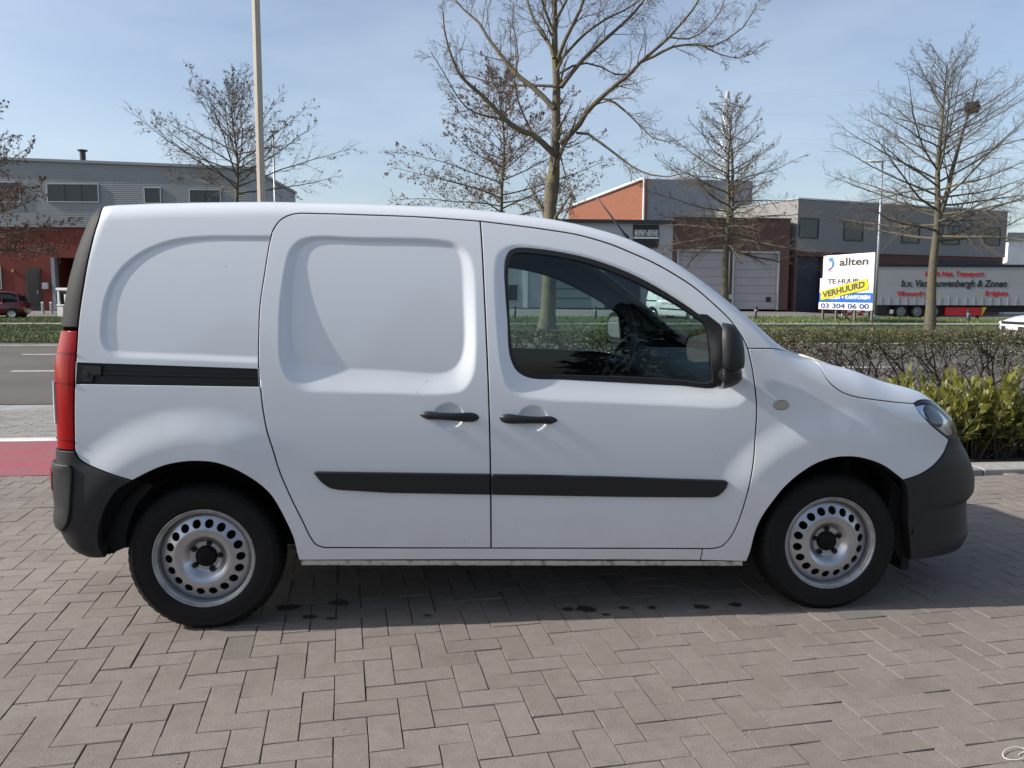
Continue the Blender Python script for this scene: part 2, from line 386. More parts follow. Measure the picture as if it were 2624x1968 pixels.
def panel(name, outer, material, parent, holes=(), h=.014, gap=.0022, bev=.002, depth=.025, off=0.0, feats=True, rim=True, fn=None, fine=None):
    """a sheet of the van's skin: outline in (u, v), rolled-in edges, exact normals"""
    ins = lambda l, d, hole: inset(l, -d if hole else d)
    raw = [outer]+list(holes); fl = [False]+[True]*len(holes)
    L0 = [ins(l, gap+(bev if rim else 0), k) for l, k in zip(raw, fl)]
    pos = fn or (lambda u, v: surf0(u, v, feats)); 
    def nor(u, v):
        if fn is None: return normals(u, v, feats)
        e = 1.2e-3; n = np.cross(fn(u+e, v)-fn(u-e, v), fn(u, v+e)-fn(u, v-e)); return n/np.maximum(np.linalg.norm(n, axis=-1, keepdims=True), 1e-12)
    vo, T, li = cdt(L0, h, fine)
    P = pos(vo[:, 0], vo[:, 1]); N = nor(vo[:, 0], vo[:, 1]); P = P+N*off
    a = P[T]; nn = np.cross(a[:, 1]-a[:, 0], a[:, 2]-a[:, 0]); fl_ = np.einsum('ij,ij->i', nn, N[T].mean(1)) < 0
    T[fl_] = T[fl_][:, ::-1]
    V = [P]; NN = [N]; F = [tuple(t) for t in T]; b = len(P); dark = set()
    if rim:
        for l, k, idx in zip(raw, fl, li):
            n = len(l); prev = idx
            q0 = L0[raw.index(l)] if False else ins(l, gap+bev, k)
            base = pos(q0[:, 0], q0[:, 1])
            for ri, (d_in, dep, wn) in enumerate(((gap+.3*bev, .3*bev, .7), (gap, bev, 1.0), (gap, depth, 1.0))):
                q = ins(l, d_in, k); p = pos(q[:, 0], q[:, 1]); m = nor(q[:, 0], q[:, 1])
                qe = ins(l, -.004, k) if not k else ins(l, -.004, k)
                o = pos(qe[:, 0], qe[:, 1])-base; o -= m*np.einsum('ij,ij->i', o, m)[:, None]; o /= np.linalg.norm(o, axis=1)[:, None]+1e-12
                V.append(p+m*(off-dep)); nv = m*(1-wn)+o*wn; NN.append(nv/np.linalg.norm(nv, axis=1)[:, None])
                cur = list(range(b, b+n)); b += n
                for i in range(n):
                    j = (i+1) % n; F.append((prev[i], prev[j], cur[j], cur[i]))
                    if ri == 2: dark.add(len(F)-1)
                prev = cur
    V = np.vstack(V); NN = np.vstack(NN)
    me = bpy.data.meshes.new(name); me.from_pydata(V.tolist(), [], [tuple(int(i) for i in f) for f in F]); me.materials.append(material)
    # orient rim quads to their normals
    if rim:
        bad = []
        co = V
        for pi in range(len(T), len(F)):
            f = F[pi]; n = np.cross(co[f[1]]-co[f[0]], co[f[2]]-co[f[0]])
            if n@(NN[f[2]]+NN[f[3]]) < 0: bad.append(pi)
        bad = set(bad)
        if bad:
            bm = bmesh.new(); bm.from_mesh(me); bm.faces.ensure_lookup_table(); bmesh.ops.reverse_faces(bm, faces=[bm.faces[i] for i in bad]); bm.to_mesh(me); bm.free()
    if dark and material.name.startswith('white_paint'):
        me.materials.append(M_SEAL_SHADE); mi = np.zeros(len(me.polygons), np.int32); mi[list(dark)] = 1; me.polygons.foreach_set('material_index', mi)  # flanges of white panels coloured near-black: gap shade put into the colour
    me.polygons.foreach_set('use_smooth', [True]*len(me.polygons)); me.update()
    me.normals_split_custom_set_from_vertices([tuple(n) for n in NN])
    return link(name, me, parent)
# --- materials of the van
M_PAINT = mat('white_paint', (.70, .728, .765), .40, coat=1.0, col2=(.72, .745, .778), nscale=2.0)
M_PLAST = mat('dark_plastic', (.0125, .0130, .0145), .55, noise=.25, nscale=30, bump=.06, bscale=500)
M_TRIM = mat('smooth_black_plastic', (.011, .012, .015), .42)
M_DTRIM = mat('grained_pillar_plastic', (.015, .015, .016), .6, bump=.15, bscale=300, spec=.22)
M_SEAL_SHADE = mat('rubber_and_gap_shade', (.010, .010, .011), .5)  # real rubber seals, and the painted-in shade inside the panel gaps
M_BLACK = mat('underbody_black', (.006, .006, .006), .85)
M_TYRE = mat('tyre_rubber', (.0036, .0036, .0038), .68, noise=.5, nscale=14, bump=.05, bscale=90, spec=.32)
M_SILV = mat('silver_wheel_paint', (.44, .445, .47), .33, metal=.8, noise=.10, nscale=7, coat=.3)
M_WORN = mat('scuffed_rim_lip', (.42, .42, .43), .42, metal=.5, col2=(.24, .235, .23), nscale=22, detail=8)
M_BOLT = mat('hub_steel', (.008, .007, .006), .65, spec=.25)
M_CAP = mat('cap_plastic', (.004, .004, .005), .65, noise=.5, nscale=60, spec=.2)
M_CHROME = mat('lamp_reflector', (.72, .75, .80), .08, metal=1.0)
M_MIRR = mat('mirror_glass', (.85, .87, .88), .01, metal=1.0)
M_RED = bpy.data.materials.new('red_lamp_lens'); M_RED.use_nodes = True
_b = M_RED.node_tree.nodes['Principled BSDF']; _b.inputs['Base Color'].default_value = (.26, .0025, .004, 1); _b.inputs['Roughness'].default_value = .16
_b.inputs['Specular IOR Level'].default_value = .35; _b.inputs['Subsurface Weight'].default_value = .0
M_CLEARL = mat('clear_ribbed_lens', (.62, .62, .62), .18, coat=1.0)
M_GLASS = glass_mat('tinted_window_glass', (.70, .82, .81), gain=1.0)
M_LENS = glass_mat('clear_lamp_lens', (.88, .90, .92), gain=1.3)
M_CABIN = mat('cabin_lining', (.13, .135, .145), .85, noise=.1, nscale=40)
M_DASH = mat('dashboard_plastic', (.028, .029, .032), .6)
M_SEATF = mat('seat_fabric', (.02, .021, .024), .9, noise=.3, nscale=90)
M_WINB = mat('smoked_projector', (.02, .025, .035), .06, spec=.8)
M_AMBER = mat('smoked_indicator_lens', (.42, .38, .32), .2, coat=1.0)
def road_film(m):
    """road dust low on the doors and a few stone chips, mixed over the paint"""
    t, b = m.node_tree, m.node_tree.nodes['Principled BSDF']; N = t.nodes.new; Lk = t.links.new; tc = t.nodes['Texture Coordinate']; src = b.inputs['Base Color'].links[0].from_socket
    sx = N('ShaderNodeSeparateXYZ'); Lk(tc.outputs['Object'], sx.inputs[0])
    mr = N('ShaderNodeMapRange'); mr.inputs[1].default_value = .62; mr.inputs[2].default_value = .25; Lk(sx.outputs['Z'], mr.inputs[0])
    n = N('ShaderNodeTexNoise'); n.inputs['Scale'].default_value = 5; n.inputs['Detail'].default_value = 9; n.inputs['Roughness'].default_value = .7; Lk(tc.outputs['Object'], n.inputs['Vector'])
    m2 = N('ShaderNodeMath'); m2.operation = 'MULTIPLY'; Lk(mr.outputs[0], m2.inputs[0]); Lk(n.outputs['Fac'], m2.inputs[1]); m3 = N('ShaderNodeMath'); m3.operation = 'MULTIPLY'; m3.inputs[1].default_value = .55; Lk(m2.outputs[0], m3.inputs[0])
    x = N('ShaderNodeMix'); x.data_type = 'RGBA'; Lk(m3.outputs[0], x.inputs[0]); Lk(src, x.inputs[6]); x.inputs[7].default_value = (.42, .385, .34, 1)
    v = N('ShaderNodeTexVoronoi'); v.inputs['Scale'].default_value = 26; Lk(tc.outputs['Object'], v.inputs['Vector']); sc_ = N('ShaderNodeSeparateColor'); Lk(v.outputs['Color'], sc_.inputs[0])
    a = N('ShaderNodeMapRange'); a.inputs[1].default_value = .10; a.inputs[2].default_value = .05; Lk(v.outputs['Distance'], a.inputs[0]); c = N('ShaderNodeMapRange'); c.inputs[1].default_value = .965; c.inputs[2].default_value = .97; Lk(sc_.outputs[0], c.inputs[0])
    g = N('ShaderNodeMath'); g.operation = 'MULTIPLY'; Lk(a.outputs[0], g.inputs[0]); Lk(c.outputs[0], g.inputs[1]); x2 = N('ShaderNodeMix'); x2.data_type = 'RGBA'; Lk(g.outputs[0], x2.inputs[0]); Lk(x.outputs[2], x2.inputs[6]); x2.inputs[7].default_value = (.2, .18, .16, 1); Lk(x2.outputs[2], b.inputs['Base Color'])
    r = N('ShaderNodeMapRange'); r.inputs[3].default_value = .02; r.inputs[4].default_value = .10; Lk(n.outputs['Fac'], r.inputs[0]); Lk(r.outputs[0], b.inputs['Coat Roughness'])
road_film(M_PAINT)
van = empty('delivery_van', tuple(VORG), VAN_PSI, 'white panel van with black bumpers and bare steel wheels on the brick paving', 'van')
# --- traced outlines (pixels)
DPL = [(267,527.5),(255,557.5),(243.7,594),(232.6,638),(223,682.5),(215,730),(207,780.6),(201,831),(197,891),(194,940),(191.5,985),(190.5,1045),(191,1108),(193,1155.7),(202.5,1174.7),(218,1185.8),(285,1211),(343,1229)]
ARCH_R = [(343,1229),(380,1209.5),(427,1190.5),(475,1181.6),(506,1180),(554,1184),(601,1200),(649,1228.5),(680,1254),(701,1279),(733,1337),(752,1381),(761,1419),(766,1436)]
SILL_B = [(766,1436),(1000,1435),(1300,1434.5),(1600,1435),(1795,1436)]
DOORS_B = [(830,1403.5),(1000,1404.5),(1258,1405),(1500,1405.5),(1700,1406),(1801,1406.6)]
SLIDE_L = [(736,553),(717,565),(701,587.6),(692,616),(677.5,701.5),(666,780.6),(662.5,860),(662,923),(664.6,970.5),(668.5,1005),(673,1045),(683.5,1102),(700,1154),(717,1210),(748.7,1283),(774,1333.5),(796,1378),(810,1396),(830,1403.5)]
SLIDE_T = [(736,553),(758,547),(821.5,547),(916,549.6),(1075,555.5),(1231,566.5)]
BPOST = [(1231,566.5),(1236,640),(1242,765),(1252,1000),(1257,1212.7),(1258.5,1405)]
FD_TOP = [(1231,566.5),(1326.6,578),(1400,588),(1481,601.5),(1563,625),(1617,647),(1671,671),(1725.5,701),(1780,736.5),(1834,782.6),(1875,823),(1904,865),(1917,893)]
FD_FRONT = [(1917,893),(1928.5,946),(1936,1001.6),(1939.5,1050),(1936.5,1106.6),(1931,1170),(1921,1227),(1908.5,1284),(1891,1341),(1871,1379),(1850,1400),(1825,1406),(1801,1406.6)]
ARCH_F = [(1913,1439),(1923,1413.5),(1935.4,1366),(1951,1328),(1973.4,1290),(2002,1252),(2040,1217),(2087,1187),(2135,1171.5),(2176,1169),(2214,1174.6),(2261,1192),(2293,1214),(2313.6,1230)]
FB = [(2313.6,1230),(2356,1216),(2397.5,1187),(2423,1148),(2430.7,1126)]
HL_LOW = [(2430.7,1126),(2407,1106.6),(2381.6,1084),(2356,1056),(2341,1034)]
HL_TOP = [(2341,1034),(2356,1025.5),(2380,1025),(2400,1028)]
HOODG = [(2104,944),(2117,968),(2135,988.6),(2158,1005),(2191,1016.5),(2247,1025),(2300,1031),(2341,1034)]
def L(px, step=.008): return smooth_line(uv(px), step)
def zc_of(u):
    zt = np.interp(u, UG, ZT); R = RRf(u); a0 = np.arctan(-base_s(zt-R)); zc = zt-R*(1-np.sin(a0))
    return zc, zc+R*(PI/2-a0), base_w(zc)-R*np.cos(a0)
def vA(u): return zc_of(u)[1]+.02
def vM(u): _, t, wc = zc_of(u); return t+wc
dpl = L(DPL); arch_r = L(ARCH_R); sill_b = L(SILL_B, .02); doors_b = L(DOORS_B, .02)
slide_l = L(SLIDE_L); slide_t = L(SLIDE_T, .01); bpost = L(BPOST, .012); fd_top = L(FD_TOP); fd_front = L(FD_FRONT)
arch_f = L(ARCH_F); fb = L(FB); hl_low = L(HL_LOW, .006); hl_top = L(HL_TOP, .006); hoodg = L(HOODG)
# --- relief of the skin
def sst(t): t = np.clip(t, 0, 1); return t*t*(3-2*t)
class Grid:
    def __init__(s, lo, hi, fn, st=.003):
        s.lo = np.array(lo)-.03; s.st = st; n = np.ceil((np.array(hi)+.03-s.lo)/st).astype(int)+1; s.n = n
        xs = s.lo[0]+np.arange(n[0])*st; ys = s.lo[1]+np.arange(n[1])*st
        Q = np.stack(np.meshgrid(xs, ys, indexing='ij'), -1).reshape(-1, 2); a = fn(Q).reshape(n)
        k = np.array([1, 4, 6, 4, 1])/16.
        for ax in (0, 1): a = np.apply_along_axis(lambda m: np.convolve(m, k, 'same'), ax, a)
        s.a = a
    def __call__(s, u, v):
        sh = np.broadcast(u, v).shape; x = (np.broadcast_to(u, sh)-s.lo[0])/s.st; y = (np.broadcast_to(v, sh)-s.lo[1])/s.st
        ok = (x > 0) & (y > 0) & (x < s.n[0]-1.01) & (y < s.n[1]-1.01)
        x = np.clip(x, 0, s.n[0]-1.02); y = np.clip(y, 0, s.n[1]-1.02); i = x.astype(int); j = y.astype(int); fx = x-i; fy = y-j
        A = s.a; r = A[i, j]*(1-fx)*(1-fy)+A[i+1, j]*fx*(1-fy)+A[i, j+1]*(1-fx)*fy+A[i+1, j+1]*fx*fy
        return np.where(ok, r, 0)
def recess(outer, inner, dep):
    o = smooth_line(uv(outer), .015, True); i = smooth_line(uv(inner), .015, True)
    def fn(Q):
        r = np.zeros(len(Q)); k = inside(Q, o); q = Q[k]
        do = pdist(q, o); di = pdist(q, i); di[inside(q, i)] = 0
        t = do/(do+di+1e-9); r[k] = -dep(q)*(.22*sst(t)+.78*t); return r
    return Grid(o.min(0), o.max(0), fn)
SD_OUT = [(715.5,844),(718.7,765),(730,685.7),(742,641),(764.5,616),(796,606.6),(916,608),(1138,614.5),(1176,625.6),(1201,651),(1214,695),(1218.7,796),(1219,907),(1211,964),(1185,1000),(1130,1010),(1000,1008),(850,1004),(777,999),(739,974),(720,932.5)]
SD_IN = [(742,860),(744,796),(755,676),(768,640),(802.5,617),(916,620),(1120,628),(1168,640),(1180,662),(1187,765),(1188.6,891),(1179,926),(1160,948),(1130,958),(1000,951),(875,945),(790,934),(765,928),(750,912)]
FD_OUT = [(1266,700),(1270,660),(1282,640),(1310,628),(1345,627),(1421,637),(1516,658),(1611,692),(1675,724),(1738,762),(1795,802),(1855,850),(1895,910),(1912,960),(1917,1000),(1912,1021),(1894,1038),(1858,1045),(1738,1040),(1548,1032),(1390,1024),(1326.6,1013),(1302,993),(1285,935),(1276,860),(1269,780)]
FRAME_O = [(1292,686),(1295,660),(1305,643),(1322,635),(1342,634),(1421.5,643),(1516,663.5),(1611,698),(1675,730),(1738,768),(1785,800),(1830,838),(1848,870),(1852,920),(1850,970),(1842,992.7),(1738,989.5),(1580,981.6),(1453,975),(1357,969.5),(1327,953),(1311,925),(1304,891),(1301,828),(1295,749)]
GLASS_O = [(1303,698),(1306,672),(1314,655),(1328,649),(1345,648.5),(1421.5,657),(1516,678),(1611,714),(1675,746),(1738,781),(1785,813),(1812,834),(1818,850),(1825,923),(1828,978),(1738,974),(1643,968),(1453,962),(1358,956),(1335,941),(1317,913.5),(1311,875.6),(1306,796)]
QR_OUT = [(830,604),(800,604),(700,604),(620,604),(538,604),(459,611),(395,629),(347,655),(307,691),(281,732),(265,780),(259,838),(260,874),(271,898),(292,913),(400,919.5),(500,923.5),(600,928),(700,932),(800,936),(830,937)]
QR_IN = [(870,614),(840,614),(700,614),(620,614),(538,614),(461,621),(400,638),(354,663),(316,697),(291,737),(276,783),(270,838),(271,866),(280,884),(300,897),(400,904.5),(500,908.5),(600,913),(700,917),(840,922),(870,923)]
_zy = lambda y: float(uv([(1000, y)])[0, 1])
z_lo, z_hi = _zy(960), _zy(610)
def dep_sd(q): return np.interp(q[:, 1], [z_lo-.06, z_lo, z_hi], [.034, .030, .010])
def dep_fd(q): return np.interp(q[:, 1], [.98, 1.03, 1.30, 1.6], [.030, .026, .015, .004])*np.interp(q[:, 0], [1.3, 2.3], [1.0, .8])
S.feats = [recess(SD_OUT, SD_IN, dep_sd), recess(FD_OUT, FRAME_O, dep_fd)]
QR = recess(QR_OUT, QR_IN, lambda q: np.full(len(q), .0075))
def flare(cx, r0, r1, h, f0, f1):
    def f(u, v):
        dx = u-cx; dz = v-.305; r = np.sqrt(dx*dx+dz*dz); a = np.degrees(np.arctan2(dx, dz))
        fade = sst((a-f0[0])/(f0[1]-f0[0]+1e-9))*sst((f1[1]-a)/(f1[1]-f1[0]+1e-9))
        return h*sst((r0-r)/(r0-r1))*np.where(dz > -.25, fade, 0)
    return f
S.feats += [flare(0, .645, .485, .019, (-125, -110), (10, 48)), flare(WB, .625, .47, .015, (-75, -48), (20, 70))]
def bowl(px):
    c = uv([px])[0]
    def f(u, v):
        r = ((u-c[0])/.062)**2+((v-c[1])/.054)**2; return -.016*np.clip(1-r, 0, 1)**.8
    return f
S.feats += [bowl((1150, 1066)), bowl((1365, 1073))]
# --- skin panels
u_r = float(np.interp(1.74, ZG, XR)+RC)
uc = np.linspace(u_r-.1, 1.84, 90); us = np.linspace(1.84, 2.80, 60)
seam = np.linspace(fd_top[-1], (2.83, vA(2.83)), 20)
roof_rear = np.linspace(dpl[0], (u_r-.1, vM(u_r-.1)), 40)
shell = chain(dpl[::-1], roof_rear, np.stack([uc, vM(uc)], -1), np.linspace((1.84, vM(1.84)), (1.84, vA(1.84)), 40), np.stack([us, vA(us)], -1),
              seam[::-1], fd_top[::-1], slide_t[::-1], slide_l, doors_b, np.linspace(doors_b[-1], sill_b[-1], 5), sill_b[::-1], arch_r[::-1])
RAIL = [(237,981.5),(196,983),(196,930),(261,935.5),(460,940.5),(663,946.5),(666,990),(450,985)]
rail = chain(np.linspace(*uv([(196,930.5),(661.5,946.5)]), 50), np.linspace(*uv([(667,990.5),(196,983)]), 50))
_sf = S.feats; S.feats = [QR]+_sf[2:]
shell_o = panel('body_shell', shell, M_PAINT, van, holes=[rail], h=.02, gap=.002, depth=.02, fine=((-.6, .5, .62, 1.66), .0065))
S.feats = _sf
rail_o = panel('sliding_door_rail', rail, M_TRIM, van, h=.02, gap=-.004, off=-.014, rim=False)
_r = uv([(262,950),(662,960),(664,972),(256,963)]); panel('rail_lip', chain(np.linspace(_r[0], _r[1], 40), np.linspace(_r[2], _r[3], 40)), M_SEAL_SHADE, rail_o, h=.02, off=-.008, bev=.003, depth=.01)
cap = uv([(195.5,930),(261,935),(260,964),(241,964),(237,981),(194.5,983)])
capo = panel('rail_end_cap', chain(*[np.linspace(cap[i], cap[(i+1) % 6], 8) for i in range(6)]), M_PLAST, van, h=.02, off=-.002, bev=.003, depth=.02)
_c = uv([(220, 959)])[0]; _t = np.linspace(0, 2*PI, 20)[:-1]
panel('screw_hole', np.stack([_c[0]+.012*np.cos(_t), _c[1]+.012*np.sin(_t)], -1), M_SEAL_SHADE, capo, h=.01, off=.0005, gap=0, bev=.001, depth=.004)
slide = chain(slide_l[::-1], slide_t, bpost, doors_b[::-1][np.searchsorted(-doors_b[::-1][:, 0], -bpost[-1, 0]):])
sdoor = panel('sliding_door', slide, M_PAINT, van, h=.007, gap=.003)
fdoor_l = chain(bpost[::-1], fd_top, fd_front, doors_b[::-1][:np.searchsorted(-doors_b[::-1][:, 0], -bpost[-1, 0])], bpost[-1:])
frame = smooth_line(uv(FRAME_O), .008, True); glass = smooth_line(uv(GLASS_O), .008, True)
fdoor = panel('front_door', fdoor_l, M_PAINT, van, holes=[inset(frame, .004)], h=.007, gap=.003)
panel('window_frame', frame, M_SEAL_SHADE, fdoor, holes=[glass], h=.012, gap=0, bev=.003, depth=.03, off=.001)
wglass = panel('window_glass', inset(glass, -.006), M_GLASS, fdoor, h=.02, gap=0, rim=False, off=-.007)
# fender, hood, bumper, lamp
vf = lambda u: vA(u)
hg0 = hoodg[0]
hoodg = chain(np.linspace((hg0[0]-.03, vA(hg0[0]-.03)+.05), hg0, 10)[:-1], hoodg); hg0 = hoodg[0]
_fu = np.linspace(2.83, hg0[0], 20); fend_top = chain(np.stack([_fu, vA(_fu)+np.linspace(0, .05, 20)], -1), hoodg[:1])
fender_l = chain(seam, fend_top, hoodg, hl_low[::-1], fb[::-1], arch_f[::-1], np.linspace(arch_f[0], sill_b[-1], 12), np.linspace(sill_b[-1], fd_front[-1], 5), fd_front[::-1])
fender = panel('front_fender', fender_l, M_PAINT, van, h=.011, gap=.002)
uh = np.linspace(hg0[0], 3.72, 40)
hood_l = chain(hoodg, hl_top, np.array([(3.66, vA(3.66)-.02)]), np.linspace((3.72, vA(3.72)+.02), (3.72, vM(3.72)), 30), np.stack([uh[::-1], vM(uh[::-1])], -1), np.linspace((hg0[0], vM(hg0[0])), hg0, 30))
hood = panel('bonnet', hood_l, M_PAINT, van, h=.016, gap=.002)
ucw = np.linspace(2.78, hg0[0]-.004, 12)
cowl = panel('windscreen_cowl', chain(np.stack([ucw, vA(ucw)+.0], -1), np.linspace((ucw[-1], vA(ucw[-1])+.02), (ucw[-1], vM(ucw[-1])), 20), np.stack([ucw[::-1], vM(ucw[::-1])], -1), np.linspace((ucw[0], vM(ucw[0])), (ucw[0], vA(ucw[0])), 20)), M_TRIM, van, h=.03, off=-.02, rim=False)
uw = np.linspace(1.845, 2.79, 60)
wind = panel('windscreen', chain(np.stack([uw, vA(uw)+.004], -1), np.linspace((uw[-1], vA(uw[-1])+.004), (uw[-1], vM(uw[-1])), 25), np.stack([uw[::-1], vM(uw[::-1])], -1), np.linspace((uw[0], vM(uw[0])), (uw[0], vA(uw[0])+.004), 25)), M_GLASS, van, h=.03, rim=False, off=-.004)
z_b1 = fb[-1, 1]; z_bb = float(uv([(2340, 1434)])[0, 1])
hl_end = np.array([(3.86, fb[-1, 1]-.012)])
lamp_l = chain(hl_top, np.array([(3.70, hl_top[-1, 1]-.01), (3.80, hl_top[-1, 1]-.05), (3.88, .80)]), hl_end, hl_low)
bump_l = chain(fb, np.linspace(fb[-1], hl_end[0], 12), np.linspace(hl_end[0], (4.9, hl_end[0, 1]), 60), np.linspace((4.9, hl_end[0, 1]), (4.9, z_bb), 20), np.linspace((4.9, z_bb), uv([(2333, 1434.5)])[0], 80),
               smooth_line(uv([(2333,1434.5),(2329,1380),(2327,1297),(2321,1246),(2313.6,1230)])))
bump = panel('front_bumper', bump_l, M_PLAST, van, h=.02, gap=.001, depth=.04, off=.003, feats=False)
lens = panel('headlight', lamp_l, M_LENS, van, h=.012, gap=.002, bev=.003, depth=.02, feats=False)
panel('lamp_housing', inset(lamp_l, -.004), M_TRIM, lens, h=.02, gap=0, rim=False, off=-.05, feats=False)
panel('lamp_rim', lamp_l, M_SEAL_SHADE, lens, holes=[inset(lamp_l, .011)], h=.012, gap=.001, bev=.001, depth=.03, off=-.006, feats=False)
panel('reflector_bowl', inset(lamp_l, .016), M_CHROME, lens, h=.012, gap=0, bev=.003, depth=.02, off=-.020, feats=False)
_lc = lamp_l.mean(0); _t = np.linspace(0, 2*PI, 41)[:-1]; _el = np.stack([_lc[0]+.035+.085*np.cos(_t)-.028*np.sin(_t), _lc[1]-.004+.062*np.sin(_t)], -1); _el = _el[inside(_el, inset(lamp_l, .02))]
panel('projector_lens', _el, M_WINB, lens, h=.01, gap=0, bev=.003, depth=.01, off=-.012, feats=False)
panel('grille', chain(np.stack([np.linspace(3.9, 4.9, 40), np.full(40, hl_end[0, 1]+.006)], -1), np.linspace((4.9, hl_end[0, 1]+.006), (4.9, vM(4.9)), 10), np.stack([np.linspace(4.9, 3.74, 60), vM(np.linspace(4.9, 3.74, 60))], -1), np.linspace((3.74, vM(3.74)), (3.74, vA(3.74)), 20), np.array([(3.86, .84)])), M_TRIM, van, h=.03, rim=False, off=-.012, feats=False)
# tail: pillar trim, lamp, bumper, doors
def corner_u(v): return np.interp(np.minimum(v, 1.76), ZG, XR)+RC-RC*PI/2
def tail_seg(y0, y1, n=40):
    v0 = dpl[np.abs(vproj(surf0(dpl[:, 0], dpl[:, 1], False))[:, 1]-y0).argmin()]; v1 = dpl[np.abs(vproj(surf0(dpl[:, 0], dpl[:, 1], False))[:, 1]-y1).argmin()]
    i0 = np.where((dpl == v0).all(1))[0][0]; i1 = np.where((dpl == v1).all(1))[0][0]
    s = dpl[i0:i1+1]; vv = np.linspace(v1[1], v0[1], n)
    return chain(s, np.linspace(s[-1], (corner_u(v1[1]), v1[1]), 30), np.stack([corner_u(vv), vv], -1), np.linspace((corner_u(v0[1]), v0[1]), s[0], 30))
panel('pillar_trim', tail_seg(529, 842), M_DTRIM, van, h=.014, gap=.0025, bev=.004, off=0.0, feats=False)
tl = panel('tail_lamp', tail_seg(844, 1154), M_RED, van, h=.012, gap=.003, bev=.004, off=0.0, feats=False)
M_DRED = mat('dark_red_lamp_band', (.10, .002, .003), .2)
for _y in (905, 981, 1128):
    _s = tail_seg(_y, _y+(5 if _y > 950 else 3), 6); panel('lamp_divider', _s, M_DRED, tl, h=.012, gap=.004, bev=.001, depth=.006, off=.0035, feats=False)
for k in range(22):                                                   # ribbed clear reversing lens at the outer edge
    z = float(np.interp(979+k*5.0, [844, 1154], [dpl[np.abs(vproj(surf0(dpl[:, 0], dpl[:, 1], False))[:, 1]-844).argmin(), 1], dpl[np.abs(vproj(surf0(dpl[:, 0], dpl[:, 1], False))[:, 1]-1154).argmin(), 1]]))
    uu = corner_u(z); q = lambda a, b: (uu+a, z+b)
    panel('lens_rib', chain(np.linspace(q(-.03, -.003), q(.075, -.003), 8), np.linspace(q(.075, .003), q(-.03, .003), 8)), M_CLEARL, tl, h=.02, gap=0, bev=.001, depth=.008, off=.008, feats=False)
pj = vproj(surf0(dpl[:, 0], dpl[:, 1], False)); i0 = np.abs(pj[:, 1]-1157).argmin(); zb0 = dpl[i0, 1]; zbb = float(uv([(270, 1424)])[0, 1])
vv = np.linspace(zbb, zb0, 40)
rb_l = chain(dpl[i0:], smooth_line(uv([(343,1229),(304,1254),(281.6,1285),(266,1323),(258,1361),(260,1395),(275,1424)])), np.linspace(uv([(275, 1424)])[0], (corner_u(zbb), zbb), 30), np.stack([corner_u(vv), vv], -1), np.linspace((corner_u(zb0), zb0), dpl[i0], 30))
rb = panel('rear_bumper', rb_l, M_PLAST, van, h=.014, gap=.001, bev=.003, depth=.035, off=.006)
g0, g1 = uv([(184, 1190)])[0], uv([(170, 1356)])[0]; gv = np.linspace(g1[1], g0[1], 30)
gl_ = chain(smooth_line(uv([(172,1190),(184,1192),(189.5,1204),(190,1265),(188,1315),(181,1342),(170,1356)])), np.linspace(g1, (corner_u(g1[1])+.01, g1[1]), 10), np.stack([corner_u(gv)+.01, gv], -1), np.linspace((corner_u(g0[1])+.01, g0[1]), uv([(172, 1190)])[0], 10))
gd = panel('bumper_guard', gl_, M_PLAST, rb, h=.014, gap=0, bev=.006, depth=.02, off=.016)
rz = np.interp([1207, 1269], [1190, 1356], [g0[1], g1[1]]); ru = corner_u(rz)
panel('reflector', chain(np.linspace((ru[0]+.02, rz[0]), (ru[0]+.075, rz[0]-.01), 10), np.linspace((ru[1]+.065, rz[1]+.02), (ru[1]+.02, rz[1]), 12)), M_RED, rb, h=.012, gap=0, bev=.002, depth=.008, off=.020)
ts = MB(); zt_ = np.linspace(.32, 1.72, 40)
V = []; n_ = 24
for z in zt_:
    wv = -surf0(np.array([corner_u(z)]), np.array([z]), False)[0, 1]; x = float(np.interp(z, ZG, XR))
    for k in range(n_+1): V.append((x-.0, -wv+2*wv*k/n_, z))
ts.add(V, [(i*(n_+1)+k, i*(n_+1)+k+1, (i+1)*(n_+1)+k+1, (i+1)*(n_+1)+k) for i in range(39) for k in range(n_)])
ts.build('tail_door', M_PAINT, van, True)
# protective strips, handles, indicator, mirror
def ppan(name, px, m, parent, off, bev, depth, h=.012, closed_smooth=False, step=.01):
    q = uv(px); l = smooth_line(q, step, True) if closed_smooth else chain(*[np.linspace(q[i], q[(i+1) % len(q)], max(2, int(np.linalg.norm(q[(i+1) % len(q)]-q[i])/step))) for i in range(len(q))])
    return panel(name, l, m, parent, h=h, gap=0, bev=bev, depth=depth, off=off)
ppan('side_strip', [(804,1211),(807,1208.5),(815,1207.6),(1000,1210),(1254.5,1213.6),(1255.5,1266.5),(1000,1262),(870,1254.5),(850,1251),(836,1244),(822,1233)], M_TRIM, sdoor, .012, .005, .016)
ppan('side_strip', [(1259.5,1214),(1400,1216),(1580,1220.6),(1760,1226.5),(1855,1229.5),(1862,1232.5),(1864,1237),(1860,1248),(1851,1260),(1838,1270),(1826,1273.5),(1700,1273),(1580,1272),(1400,1269),(1260.5,1266.5)], M_TRIM, fdoor, .012, .005, .016)
